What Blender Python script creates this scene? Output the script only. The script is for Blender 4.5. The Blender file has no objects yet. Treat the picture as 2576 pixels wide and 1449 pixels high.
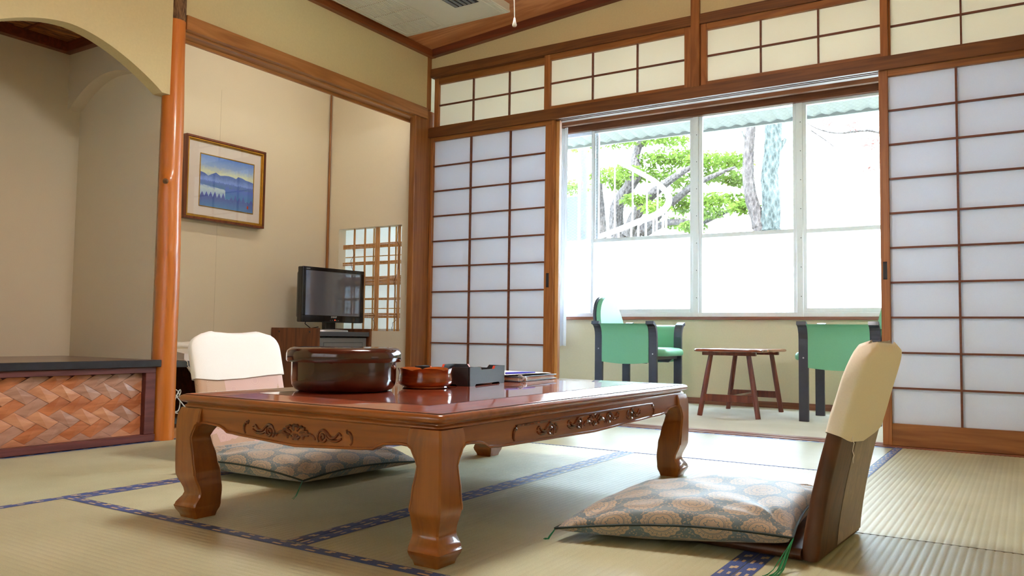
import bpy, bmesh, math, random
from mathutils import Vector, Matrix, noise
random.seed(7)
R = math.radians
sc = bpy.context.scene
COL = sc.collection

# ------------------------------------------------------------------ camera, sky, sun, exposure
F_PX, CW, CH = 2045.3, 2576, 1449
YAW, PITCH, ROLL = 0.56566, 0.057753, 0.0135425
cam_d = bpy.data.cameras.new('camera')
cam_d.sensor_width = 36.0
cam_d.lens = 36.0 * F_PX / CW
cam_d.clip_start = 0.02
cam = bpy.data.objects.new('camera', cam_d)
COL.objects.link(cam)
fw = Vector((-math.sin(YAW) * math.cos(PITCH), math.cos(YAW) * math.cos(PITCH), math.sin(PITCH)))
rt0 = Vector((math.cos(YAW), math.sin(YAW), 0))
up0 = rt0.cross(fw)
rt = rt0 * math.cos(ROLL) + up0 * math.sin(ROLL)
up = -rt0 * math.sin(ROLL) + up0 * math.cos(ROLL)
m = Matrix((rt, up, -fw)).transposed().to_4x4()
m.translation = Vector((0, 0, 0.5))
cam.matrix_world = m
sc.camera = cam

sc.view_settings.view_transform = 'Standard'
sc.view_settings.look = 'None'
sc.view_settings.gamma = 1.0
sc.view_settings.use_curve_mapping = False
sc.view_settings.exposure = 1.5

SKY = 13.0
world = bpy.data.worlds.new('world')
sc.world = world
world.use_nodes = True
wn = world.node_tree
wn.nodes['Background'].inputs[0].default_value = (0.68, 0.84, 1.0, 1)
wn.nodes['Background'].inputs[1].default_value = SKY

sun_d = bpy.data.lights.new('sun', 'SUN')
sun_d.energy = 5.0
sun_d.angle = R(1.0)
sun_d.color = (1.0, 0.95, 0.85)
sun = bpy.data.objects.new('sun', sun_d)
COL.objects.link(sun)
sun.location = (2, -6, 12)
sun.rotation_euler = Vector((-0.35, 0.75, -0.95)).to_track_quat('-Z', 'Y').to_euler()
LAMP_POWER = 22.0       # the pendant lamp over the table
try:
    sc.cycles.use_denoising = True
    sc.cycles.max_bounces = 10
    sc.cycles.diffuse_bounces = 6
    sc.cycles.glossy_bounces = 4
    sc.cycles.transmission_bounces = 6
    sc.cycles.transparent_max_bounces = 12
    sc.cycles.sample_clamp_indirect = 12.0
    sc.cycles.caustics_reflective = False
    sc.cycles.caustics_refractive = False
except Exception:
    pass

# ------------------------------------------------------------------ node expression helpers
class NT:
    def __init__(s, name):
        s.mat = bpy.data.materials.new(name)
        s.mat.use_nodes = True
        s.t = s.mat.node_tree
        s.t.nodes.clear()
        s.out = s.t.nodes.new('ShaderNodeOutputMaterial')
    def put(s, sock, v):
        if hasattr(v, 'is_output'):
            s.t.links.new(v, sock)
        elif isinstance(v, (tuple, list)) and len(v) == 3 and sock.type == 'RGBA':
            sock.default_value = (*v, 1)
        else:
            sock.default_value = v
    def m(s, op, a, b=None, c=None):
        n = s.t.nodes.new('ShaderNodeMath'); n.operation = op
        s.put(n.inputs[0], a)
        if b is not None: s.put(n.inputs[1], b)
        if c is not None: s.put(n.inputs[2], c)
        return n.outputs[0]
    def coord(s, kind='Object', scale=(1, 1, 1), rot=(0, 0, 0), loc=(0, 0, 0)):
        n = s.t.nodes.new('ShaderNodeTexCoord')
        mp = s.t.nodes.new('ShaderNodeMapping')
        mp.inputs['Scale'].default_value = scale
        mp.inputs['Rotation'].default_value = rot
        mp.inputs['Location'].default_value = loc
        s.t.links.new(n.outputs[kind], mp.inputs[0])
        return mp.outputs[0]
    def xyz(s, v):
        n = s.t.nodes.new('ShaderNodeSeparateXYZ'); s.t.links.new(v, n.inputs[0])
        return n.outputs[0], n.outputs[1], n.outputs[2]
    def noise(s, v, scale=5, detail=4, rough=0.5, dist=0):
        n = s.t.nodes.new('ShaderNodeTexNoise')
        s.t.links.new(v, n.inputs['Vector'])
        n.inputs['Scale'].default_value = scale; n.inputs['Detail'].default_value = detail
        n.inputs['Roughness'].default_value = rough; n.inputs['Distortion'].default_value = dist
        return n.outputs[0]
    def voro(s, v, scale=5, feature='F1', out='Distance'):
        n = s.t.nodes.new('ShaderNodeTexVoronoi'); n.feature = feature
        s.t.links.new(v, n.inputs['Vector']); n.inputs['Scale'].default_value = scale
        return n.outputs[out]
    def ramp(s, f, stops, interp='LINEAR'):
        n = s.t.nodes.new('ShaderNodeValToRGB'); n.color_ramp.interpolation = interp
        el = n.color_ramp.elements
        while len(el) > 1: el.remove(el[0])
        el[0].position = stops[0][0]; el[0].color = (*stops[0][1], 1)
        for p, c in stops[1:]:
            e = el.new(p); e.color = (*c, 1)
        s.put(n.inputs[0], f)
        return n.outputs[0]
    def mix(s, f, a, b):
        n = s.t.nodes.new('ShaderNodeMix'); n.data_type = 'RGBA'
        s.put(n.inputs[0], f); s.put(n.inputs[6], a); s.put(n.inputs[7], b)
        return n.outputs[2]
    def bump(s, h, strength=0.3, dist=0.01):
        n = s.t.nodes.new('ShaderNodeBump')
        n.inputs['Strength'].default_value = strength; n.inputs['Distance'].default_value = dist
        s.put(n.inputs['Height'], h)
        return n.outputs[0]
    def pbr(s, col, rough=0.5, metal=0.0, coat=0.0, coat_rough=0.05, spec=0.5, normal=None, sheen=0.0, emis=None, estr=0.0):
        n = s.t.nodes.new('ShaderNodeBsdfPrincipled')
        s.put(n.inputs['Base Color'], col); s.put(n.inputs['Roughness'], rough); s.put(n.inputs['Metallic'], metal)
        n.inputs['Coat Weight'].default_value = coat; n.inputs['Coat Roughness'].default_value = coat_rough
        n.inputs['Specular IOR Level'].default_value = spec
        n.inputs['Sheen Weight'].default_value = sheen
        if emis is not None:
            s.put(n.inputs['Emission Color'], emis); n.inputs['Emission Strength'].default_value = estr
        if normal is not None:
            s.t.links.new(normal, n.inputs['Normal'])
            if coat: s.t.links.new(normal, n.inputs['Coat Normal'])
        s.t.links.new(n.outputs[0], s.out.inputs[0])
        return s.mat

def srgb(r, g, b):
    f = lambda c: (c / 255 / 12.92) if c <= 10 else ((c / 255 + 0.055) / 1.055) ** 2.4
    return (f(r), f(g), f(b))

def wood(name, dark, light, axis='x', scale=14, rough=0.4, coat=0.0, bump=0.05, coat_rough=0.08, stretch=14, contrast=1.0, lo=0.2, hi=0.62):
    n = NT(name)
    sc3 = {'x': (1 / stretch, 1, 1), 'y': (1, 1 / stretch, 1), 'z': (1, 1, 1 / stretch)}[axis]
    v = n.coord('Object', scale=sc3)
    g = n.noise(v, scale * 2.2, 5, 0.6, 1.2)
    g2 = n.noise(v, scale * 0.45, 2, 0.5, 2.5)
    rings = n.m('SINE', n.m('MULTIPLY', g2, 38))
    f = n.m('ADD', n.m('MULTIPLY', g, 0.75), n.m('MULTIPLY', rings, 0.09 * contrast))
    c = n.ramp(f, [(lo, dark), (hi, light)])
    nm = n.bump(g, bump, 0.002) if bump else None
    return n.pbr(c, rough, coat=coat, coat_rough=coat_rough, normal=nm)

def plain(name, col, rough=0.5, metal=0.0, coat=0.0, noise_amt=0.06, nscale=40, bump=0.0, sheen=0.0, spec=0.5):
    n = NT(name)
    v = n.coord('Object')
    g = n.noise(v, nscale, 3, 0.6)
    a = tuple(max(0, c * (1 - noise_amt)) for c in col); b = tuple(min(1, c * (1 + noise_amt)) for c in col)
    c = n.ramp(g, [(0.3, a), (0.7, b)])
    nm = n.bump(g, bump, 0.003) if bump else None
    return n.pbr(c, rough, metal, coat=coat, normal=nm, sheen=sheen, spec=spec)

# ------------------------------------------------------------------ mesh builder
class MB:
    def __init__(s):
        s.bm = bmesh.new()
        s.uv = None
    def xf(s, geom_start, M):
        pass
    def box(s, x0, x1, y0, y1, z0, z1, bev=0.0, M=None, seg=1):
        bm2 = bmesh.new()
        bmesh.ops.create_cube(bm2, size=1)
        for v in bm2.verts:
            v.co = Vector(((x0 + x1) / 2 + v.co.x * (x1 - x0), (y0 + y1) / 2 + v.co.y * (y1 - y0), (z0 + z1) / 2 + v.co.z * (z1 - z0)))
        if bev > 0:
            bmesh.ops.bevel(bm2, geom=bm2.edges[:], offset=bev, segments=seg, profile=0.5, affect='EDGES')
        s.merge(bm2, M)
        return s
    def merge(s, bm2, M=None):
        if M is not None: bm2.transform(M)
        me = bpy.data.meshes.new('tmp'); bm2.to_mesh(me); bm2.free()
        s.bm.from_mesh(me); bpy.data.meshes.remove(me)
    def loops(s, rings, close=True, cap=True, M=None):
        """skin a list of rings (lists of points)"""
        vs = [[s.bm.verts.new(M @ Vector(p) if M is not None else Vector(p)) for p in ring] for ring in rings]
        n = len(rings[0])
        for a, b in zip(vs[:-1], vs[1:]):
            for i in range(n if close else n - 1):
                j = (i + 1) % n
                s.bm.faces.new((a[i], a[j], b[j], b[i]))
        if cap and close:
            s.bm.faces.new(list(reversed(vs[0]))); s.bm.faces.new(vs[-1])
        return s
    def tube(s, pts, r, n=8, M=None, flat=1.0, upv=None):
        pts = [Vector(p) for p in pts]
        rr = r if isinstance(r, (list, tuple)) else [r] * len(pts)
        rings = []
        prev = None
        for i, p in enumerate(pts):
            d = (pts[min(i + 1, len(pts) - 1)] - pts[max(i - 1, 0)]).normalized()
            if prev is None:
                a = Vector(upv) if upv else (Vector((0, 0, 1)) if abs(d.z) < 0.9 else Vector((1, 0, 0)))
            else:
                a = prev
            a = (a - d * a.dot(d)).normalized(); b = d.cross(a)
            prev = a
            rings.append([p + (a * math.cos(2 * math.pi * k / n) * flat + b * math.sin(2 * math.pi * k / n)) * rr[i] for k in range(n)])
        s.loops(rings, M=M)
        return s
    def lathe(s, prof, c=(0, 0, 0), n=48, cap=True, M=None, lobes=0, lob_amt=0.0):
        rings = []
        for (r, z) in prof:
            ring = []
            for k in range(n):
                a = 2 * math.pi * k / n
                rr = r
                if lobes: rr = r * (1 + lob_amt * (abs(math.sin(a * lobes / 2)) - 0.6))
                ring.append((c[0] + rr * math.cos(a), c[1] + rr * math.sin(a), c[2] + z))
            rings.append(ring)
        s.loops(rings, cap=cap, M=M)
        return s
    def prism(s, poly, fn0, fn1, M=None):
        """poly: list of 2D points; fn0/fn1 map a 2D point to 3D (the two faces)"""
        a = [s.bm.verts.new(Vector(fn0(p)) if M is None else M @ Vector(fn0(p))) for p in poly]
        b = [s.bm.verts.new(Vector(fn1(p)) if M is None else M @ Vector(fn1(p))) for p in poly]
        n = len(poly)
        s.bm.faces.new(a); s.bm.faces.new(list(reversed(b)))
        for i in range(n):
            j = (i + 1) % n
            s.bm.faces.new((a[i], b[i], b[j], a[j]))
        return s
    def grid(s, nu, nv, fn, uvfn=None, M=None):
        vs = [[s.bm.verts.new((M @ Vector(fn(i / nu, j / nv))) if M is not None else Vector(fn(i / nu, j / nv))) for j in range(nv + 1)] for i in range(nu + 1)]
        if uvfn and s.uv is None: s.uv = s.bm.loops.layers.uv.new('UVMap')
        for i in range(nu):
            for j in range(nv):
                q = [(i, j), (i + 1, j), (i + 1, j + 1), (i, j + 1)]
                f = s.bm.faces.new([vs[a][b] for a, b in q])
                if uvfn:
                    for lp, (a, b) in zip(f.loops, q): lp[s.uv].uv = uvfn(a / nu, b / nv)
        return s
    def build(s, name, mat, parent=None, smooth=False, kind=None, label=None, fix=True, world=True, angle=35):
        if fix: bmesh.ops.recalc_face_normals(s.bm, faces=s.bm.faces[:])
        me = bpy.data.meshes.new(name)
        if parent is not None and world and parent in WM:
            s.bm.transform(WM[parent].inverted())
        s.bm.to_mesh(me); s.bm.free()
        if smooth:
            me.shade_smooth() if hasattr(me, 'shade_smooth') else None
            try:
                me.set_sharp_from_angle(angle=R(angle))
            except Exception:
                pass
        o = bpy.data.objects.new(name, me)
        if isinstance(mat, (list, tuple)):
            for q in mat: me.materials.append(q)
        else:
            me.materials.append(mat)
        COL.objects.link(o)
        if parent is not None:
            o.parent = parent
            WM[o] = WM.get(parent, Matrix.Identity(4)).copy()
        else:
            WM[o] = Matrix.Identity(4)
        if kind: o['kind'] = kind
        if label: o['label'] = label
        return o

WM = {}
def thing(name, label, cat, loc=(0, 0, 0), rotz=0.0, group=None):
    o = bpy.data.objects.new(name, None)
    o.empty_display_size = 0.05
    COL.objects.link(o)
    o.location = loc; o.rotation_euler = (0, 0, rotz)
    WM[o] = Matrix.Translation(Vector(loc)) @ Matrix.Rotation(rotz, 4, 'Z')
    o['label'] = label; o['category'] = cat
    if group: o['group'] = group
    return o
def tag(o, label, cat, group=None):
    o['label'] = label; o['category'] = cat
    if group: o['group'] = group
    return o
def setting(name):
    o = bpy.data.objects.new(name, None)
    o.empty_display_size = 0.05
    COL.objects.link(o); WM[o] = Matrix.Identity(4)
    o['kind'] = 'structure'
    return o
def share(o, parent, name=None, loc=None, mat=None):
    """a copy of a part with shared mesh data"""
    c = o.copy(); COL.objects.link(c); c.parent = parent
    WM[c] = WM.get(parent, Matrix.Identity(4)).copy()
    if loc is not None: c.location = loc
    if name: c.name = name
    return c
def box(x0, x1, y0, y1, z0, z1, name, mat, parent=None, bev=0.0, **k):
    return MB().box(min(x0, x1), max(x0, x1), min(y0, y1), max(y0, y1), min(z0, z1), max(z0, z1), bev).build(name, mat, parent, **k)

# ------------------------------------------------------------------ materials
def plaster_mat(name, c, amt=0.05, nscale=90):
    n = NT(name)
    v = n.coord('Object')
    g = n.noise(v, nscale, 4, 0.65)
    big = n.noise(v, 1.3, 2, 0.5)
    f = n.m('ADD', n.m('MULTIPLY', g, 0.6), n.m('MULTIPLY', big, 0.4))
    col = n.ramp(f, [(0.3, tuple(q * (1 - amt) for q in c)), (0.7, tuple(min(1, q * (1 + amt)) for q in c))])
    return n.pbr(col, 0.9, normal=n.bump(g, 0.12, 0.002), spec=0.15)
M_WALL = plaster_mat('ochre plaster', srgb(208, 192, 146))
M_PAPER_WALL = plaster_mat('cream wall covering', srgb(224, 214, 193), 0.04, 220)
M_OUT = plaster_mat('white exterior paint', srgb(235, 238, 238), 0.02, 20)
M_VWALL = plaster_mat('veranda plaster', srgb(220, 207, 180))
M_TRIM = wood('brown cedar trim', srgb(94, 54, 22), srgb(130, 82, 38), 'x', 12, 0.5, 0.0)
M_TRIMY = wood('orange brown beam', srgb(148, 94, 46), srgb(186, 128, 70), 'y', 10, 0.4, 0.15)
M_TRIMZ = wood('brown upright', srgb(130, 78, 32), srgb(168, 110, 56), 'z', 10, 0.45, 0.05)
M_DARKTRIM = wood('dark brown moulding', srgb(92, 44, 24), srgb(128, 66, 38), 'x', 10, 0.45, 0.1)
M_CORNICEY = wood('brown moulding', srgb(112, 58, 22), srgb(150, 84, 38), 'y', 10, 0.45, 0.1)
M_FRAME = wood('shoji frame wood', srgb(142, 86, 38), srgb(178, 116, 60), 'z', 14, 0.45, 0.08)
M_FRAMEX = wood('shoji rail wood', srgb(130, 78, 32), srgb(168, 110, 54), 'x', 14, 0.45, 0.08)
M_BAR = wood('shoji muntin wood', srgb(96, 50, 30), srgb(124, 70, 44), 'x', 14, 0.5)
M_PALEW = wood('pale stile wood', srgb(190, 140, 80), srgb(222, 180, 118), 'z', 14, 0.45)
M_CEIL = wood('ceiling board', srgb(196, 128, 84), srgb(222, 158, 110), 'x', 9, 0.5, 0.05, contrast=1.6)
M_HEAD = wood('red brown window head board', srgb(104, 54, 30), srgb(140, 80, 48), 'x', 12, 0.6, 0.0)
M_SILL = wood('threshold wood', srgb(120, 66, 44), srgb(160, 98, 70), 'x', 12, 0.35, 0.2)

def paper_mat(name, col, trans):
    n = NT(name)
    v = n.coord('Object', scale=(1, 1, 1))
    g = n.noise(v, 260, 3, 0.7)
    c1 = n.ramp(g, [(0.3, tuple(q * 0.97 for q in col)), (0.7, col)])
    d = n.t.nodes.new('ShaderNodeBsdfDiffuse'); n.put(d.inputs[0], c1)
    t = n.t.nodes.new('ShaderNodeBsdfTranslucent'); n.put(t.inputs[0], c1)
    mx = n.t.nodes.new('ShaderNodeMixShader'); mx.inputs[0].default_value = trans
    n.t.links.new(d.outputs[0], mx.inputs[1]); n.t.links.new(t.outputs[0], mx.inputs[2])
    n.t.links.new(mx.outputs[0], n.out.inputs[0])
    return n.mat
M_PAPER = paper_mat('shoji paper', (0.90, 0.945, 1.0), 0.45)
M_PAPERL = paper_mat('pale greenish shoji paper', (0.93, 0.95, 0.93), 0.6)
M_PAPERB = paper_mat('thin shoji paper', (0.92, 0.90, 0.86), 0.2)
M_PAPERC = paper_mat('cream shoji paper', (0.90, 0.87, 0.77), 0.37)
M_CURTAIN = paper_mat('sheer curtain cloth', (0.80, 0.80, 0.88), 0.07)

def glass_mat(name, wires=False, fixed=None):
    n = NT(name)
    tr = n.t.nodes.new('ShaderNodeBsdfTransparent'); tr.inputs[0].default_value = (0.97, 0.985, 0.98, 1)
    gl = n.t.nodes.new('ShaderNodeBsdfGlossy'); gl.inputs['Roughness'].default_value = 0.02
    fr = n.t.nodes.new('ShaderNodeFresnel'); fr.inputs[0].default_value = 1.45
    mx = n.t.nodes.new('ShaderNodeMixShader')
    if fixed is None: n.t.links.new(fr.outputs[0], mx.inputs[0])
    else: mx.inputs[0].default_value = fixed
    n.t.links.new(tr.outputs[0], mx.inputs[1]); n.t.links.new(gl.outputs[0], mx.inputs[2])
    last = mx.outputs[0]
    if wires:
        v = n.coord('Object', rot=(0, R(30), 0)); x, y, z = n.xyz(v)
        v2 = n.coord('Object', rot=(0, R(-30), 0)); x2, y2, z2 = n.xyz(v2)
        a = n.m('LESS_THAN', n.m('FRACT', n.m('MULTIPLY', z, 46)), 0.022)
        b = n.m('LESS_THAN', n.m('FRACT', n.m('MULTIPLY', z2, 46)), 0.022)
        w = n.m('MAXIMUM', a, b)
        d = n.t.nodes.new('ShaderNodeBsdfDiffuse'); d.inputs[0].default_value = (0.75, 0.76, 0.76, 1)
        m2 = n.t.nodes.new('ShaderNodeMixShader'); n.put(m2.inputs[0], n.m('MULTIPLY', w, 0.3))
        n.t.links.new(last, m2.inputs[1]); n.t.links.new(d.outputs[0], m2.inputs[2]); last = m2.outputs[0]
    n.t.links.new(last, n.out.inputs[0])
    return n.mat
M_GLASS = glass_mat('wired window glass', True)
M_CLEAR = glass_mat('clear glass', fixed=0.055)
def frosted():
    n = NT('frosted glass')
    t = n.t.nodes.new('ShaderNodeBsdfTranslucent'); t.inputs[0].default_value = (0.97, 0.985, 0.99, 1)
    v = n.coord('Object'); g = n.voro(v, 90)
    gl = n.t.nodes.new('ShaderNodeBsdfGlossy'); gl.inputs['Roughness'].default_value = 0.25
    n.t.links.new(n.bump(g, 0.3, 0.002), gl.inputs['Normal'])
    tr = n.t.nodes.new('ShaderNodeBsdfTransparent')
    m1 = n.t.nodes.new('ShaderNodeMixShader'); m1.inputs[0].default_value = 0.35
    n.t.links.new(t.outputs[0], m1.inputs[1]); n.t.links.new(tr.outputs[0], m1.inputs[2])
    m2 = n.t.nodes.new('ShaderNodeMixShader'); m2.inputs[0].default_value = 0.06
    n.t.links.new(m1.outputs[0], m2.inputs[1]); n.t.links.new(gl.outputs[0], m2.inputs[2])
    n.t.links.new(m2.outputs[0], n.out.inputs[0])
    return n.mat
M_FROST = frosted()
M_ALU = plain('white aluminium', srgb(234, 236, 244), 0.4, 0.0, noise_amt=0.02)
M_BLACKEDGE = plain('black lacquer edge', srgb(40, 42, 50), 0.3, coat=0.3, noise_amt=0.25, nscale=25)

# tatami
def tatami_mat(name, stem):
    n = NT(name)
    v = n.coord('Object')
    x, y, z = n.xyz(v)
    g = n.noise(n.coord('Object', scale=(1, 1, 1)), 300, 3, 0.7)
    big = n.noise(v, 2.2, 3, 0.6)
    f = n.m('ADD', n.m('MULTIPLY', g, 0.45), n.m('MULTIPLY', big, 0.55))
    c = n.ramp(f, [(0.3, srgb(168, 167, 134)), (0.52, srgb(188, 188, 155)), (0.72, srgb(202, 202, 174))])
    wear = n.m('GREATER_THAN', n.noise(n.coord('Object', scale=(1, 1, 1), loc=(3, 1, 0)), 26, 5, 0.75), 0.70)
    c = n.mix(n.m('MULTIPLY', wear, 0.5), c, srgb(214, 214, 188))
    mt = n.pbr(c, 0.34 if stem[1] else 0.48, normal=n.bump(g, 0.08, 0.001), spec=0.9 if stem[1] else 0.2)
    pb = [q for q in n.t.nodes if q.type == 'BSDF_PRINCIPLED'][0]
    pb.inputs['Anisotropic'].default_value = 0.8 if stem[1] else 0.5
    cv = n.t.nodes.new('ShaderNodeCombineXYZ')
    for k in range(3): cv.inputs[k].default_value = stem[k]
    n.t.links.new(cv.outputs[0], pb.inputs['Tangent'])
    return mt
M_TATAMI = {'y': tatami_mat('tatami rush, stems along x', (1, 0, 0)), 'x': tatami_mat('tatami rush, stems along y', (0, 1, 0))}
def border_mat():
    # u runs along the strip (metres), v across it (0..1)
    n = NT('blue brocade border')
    x, y, z = n.xyz(n.coord('UV'))
    def blockmask(off, v0, v1, u0, u1, per=0.11):
        uu = n.m('FRACT', n.m('ADD', n.m('DIVIDE', x, per), off))
        a = n.m('MULTIPLY', n.m('GREATER_THAN', uu, u0), n.m('LESS_THAN', uu, u1))
        b = n.m('MULTIPLY', n.m('GREATER_THAN', y, v0), n.m('LESS_THAN', y, v1))
        return n.m('MULTIPLY', a, b)
    mk = blockmask(0, 0.14, 0.34, 0.06, 0.34)
    for args in ((0.0, 0.40, 0.62, 0.54, 0.72), (0.0, 0.62, 0.84, 0.60, 0.78), (0, 0.64, 0.82, 0.12, 0.30)):
        mk = n.m('MAXIMUM', mk, blockmask(*args))
    g = n.noise(n.coord('UV', scale=(1, 0.03, 1)), 500, 2, 0.6)
    rough = n.m('GREATER_THAN', n.m('ADD', mk, n.m('MULTIPLY', g, 0.9)), 0.95)
    base = n.ramp(g, [(0.35, srgb(40, 58, 108)), (0.62, srgb(78, 102, 164))])
    c = n.mix(n.m('MULTIPLY', rough, mk), base, srgb(200, 178, 140))
    return n.pbr(c, 0.5, spec=0.6)
M_BORDER = border_mat()
M_JOINT = plain('dark joint', srgb(84, 78, 50), 0.9)
M_BORDER_PLAIN = plain('blue border edge', srgb(70, 86, 136), 0.6)

def carpet_mat():
    n = NT('pale grey carpet')
    v = n.coord('Object')
    g = n.noise(v, 420, 3, 0.8); b = n.noise(v, 3, 2)
    c = n.ramp(n.m('ADD', n.m('MULTIPLY', g, .6), n.m('MULTIPLY', b, .4)), [(0.3, srgb(208, 206, 194)), (0.7, srgb(238, 236, 226))])
    return n.pbr(c, 0.95, normal=n.bump(g, 0.5, 0.004), spec=0.1)
M_CARPET = carpet_mat()

# table and furniture
M_TABLE = wood('varnished table wood', srgb(96, 48, 12), srgb(164, 94, 32), 'z', 12, 0.28, 0.7, 0.0, 0.06, contrast=0.5, lo=-0.0, hi=0.62)
M_TABLEX = wood('varnished table wood lengthwise', srgb(98, 46, 12), srgb(160, 88, 32), 'x', 12, 0.28, 0.7, 0.0, 0.06, contrast=0.5, lo=0.0, hi=0.62)
M_TABLEY = wood('varnished table wood long apron', srgb(96, 44, 14), srgb(152, 84, 34), 'y', 12, 0.28, 0.7, 0.0, 0.06, contrast=0.5, lo=0.0, hi=0.62)
def tabletop():
    n = NT('red brown polished tabletop')
    v = n.coord('Object', scale=(1, 0.1, 1))
    g = n.noise(v, 30, 5, 0.6, 1.0)
    c = n.ramp(g, [(0.25, srgb(104, 34, 14)), (0.7, srgb(156, 66, 30))])
    sp = n.voro(n.coord('Object'), 55)
    spk = n.m('MULTIPLY', n.m('LESS_THAN', sp, 0.07), n.m('GREATER_THAN', n.noise(n.coord('Object'), 14, 2), 0.5))
    c = n.mix(n.m('MULTIPLY', spk, 0.6), c, srgb(220, 200, 190))
    wav = n.noise(n.coord('Object'), 9, 2, 0.5)
    return n.pbr(c, 0.3, coat=1.0, coat_rough=0.045, normal=n.bump(wav, 0.02, 0.002))
M_TOP = tabletop()
M_GROOVE = plain('dark groove line', srgb(48, 18, 12), 0.5)
M_CARVE = wood('dark varnish carving', srgb(74, 28, 12), srgb(126, 58, 24), 'x', 14, 0.22, 0.9, 0.0, 0.06)
def lacquer(name, c1, c2, rough=0.12, stretch='z'):
    n = NT(name)
    v = n.coord('Object', scale=(1, 1, 5))
    g = n.noise(v, 12, 3, 0.5)
    c = n.ramp(g, [(0.3, c1), (0.7, c2)])
    return n.pbr(c, rough, coat=0.5, coat_rough=0.08)
M_LACQ = lacquer('dark red brown lacquer', srgb(44, 12, 10), srgb(66, 20, 14))
M_BOWL = lacquer('amber brown lacquer', srgb(108, 44, 12), srgb(158, 76, 26))
M_TRAY = plain('matt black tray', srgb(40, 38, 44), 0.45, noise_amt=0.15, nscale=120)
M_RED = plain('red lacquer edge', srgb(190, 60, 36), 0.35)

def medallion(name, ground, beige):
    n = NT(name)
    x, y, z = n.xyz(n.coord('UV'))
    P, Q = 0.125, 0.105
    row = n.m('FLOOR', n.m('DIVIDE', y, Q))
    odd = n.m('MULTIPLY', n.m('MODULO', n.m('ABSOLUTE', row), 2.0), 0.5)
    fx = n.m('MULTIPLY', n.m('SUBTRACT', n.m('FRACT', n.m('ADD', n.m('DIVIDE', x, P), odd)), 0.5), P)
    fy = n.m('MULTIPLY', n.m('SUBTRACT', n.m('FRACT', n.m('DIVIDE', y, Q)), 0.5), Q)
    r = n.m('SQRT', n.m('ADD', n.m('MULTIPLY', fx, fx), n.m('MULTIPLY', fy, fy)))
    a = n.m('ARCTAN2', fy, fx)
    wob = n.m('MULTIPLY', n.m('SINE', n.m('MULTIPLY', a, 16)), 0.002)
    w3 = n.m('MULTIPLY', n.m('SINE', n.m('MULTIPLY', a, 8)), 0.0025)
    R0 = 0.051
    inside = n.m('LESS_THAN', n.m('ADD', r, wob), R0)
    def ring(rad, w, wb):
        return n.m('LESS_THAN', n.m('ABSOLUTE', n.m('SUBTRACT', n.m('ADD', r, wb), rad)), w)
    lines = n.m('MAXIMUM', ring(0.031, 0.0010, 0.0), ring(0.0345, 0.0006, 0.0))
    lines = n.m('MAXIMUM', lines, ring(0.0175, 0.0014, w3))
    pet = n.m('LESS_THAN', n.m('ABSOLUTE', n.m('SINE', n.m('MULTIPLY', a, 8))), 0.22)
    lines = n.m('MAXIMUM', lines, n.m('MULTIPLY', pet, n.m('MULTIPLY', n.m('GREATER_THAN', r, 0.006), n.m('LESS_THAN', r, 0.016))))
    pet2 = n.m('LESS_THAN', n.m('ABSOLUTE', n.m('SINE', n.m('MULTIPLY', a, 12))), 0.20)
    lines = n.m('MAXIMUM', lines, n.m('MULTIPLY', pet2, n.m('MULTIPLY', n.m('GREATER_THAN', r, 0.0365), n.m('LESS_THAN', r, 0.047))))
    lines = n.m('MAXIMUM', lines, ring(0.042, 0.0007, wob))
    # sprigs between the medallions
    v1 = n.voro(n.coord('UV'), 150)
    dots = n.m('MULTIPLY', n.m('LESS_THAN', v1, 0.36), n.m('GREATER_THAN', n.noise(n.coord('UV'), 26, 2), 0.40))
    dots = n.m('MULTIPLY', dots, n.m('GREATER_THAN', r, R0 + 0.004))
    mk = n.m('MAXIMUM', n.m('MULTIPLY', inside, n.m('SUBTRACT', 1.0, lines)), n.m('MULTIPLY', dots, 0.8))
    g = n.noise(n.coord('UV'), 700, 2, 0.6)
    gc = n.ramp(g, [(0.3, tuple(q * 0.85 for q in ground)), (0.7, tuple(q * 1.15 for q in ground))])
    bc = n.ramp(g, [(0.3, tuple(q * 0.8 for q in beige)), (0.7, beige)])
    return n.pbr(n.mix(mk, gc, bc), 0.5, sheen=0.3, normal=n.bump(mk, 0.25, 0.001), spec=0.45)
M_CUSH = medallion('medallion brocade', srgb(92, 108, 114), srgb(178, 156, 130))
M_PIPING = plain('dark green piping', srgb(28, 44, 40), 0.7)
M_TASSEL = plain('green silk thread', srgb(36, 140, 92), 0.6)
M_LEATHER = wood('brown worn leatherette', srgb(64, 34, 14), srgb(98, 56, 28), 'z', 8, 0.45, 0.1, 0.1, stretch=4)
def velvet():
    n = NT('worn olive brown velvet')
    v = n.coord('Object', scale=(1, 1, 0.35)); g = n.noise(v, 34, 5, 0.7, 1.5)
    c = n.ramp(g, [(0.3, srgb(70, 42, 18)), (0.5, srgb(102, 70, 36)), (0.72, srgb(150, 124, 84))])
    return n.pbr(c, 0.6, sheen=0.6)
M_VELVET = velvet()
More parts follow.
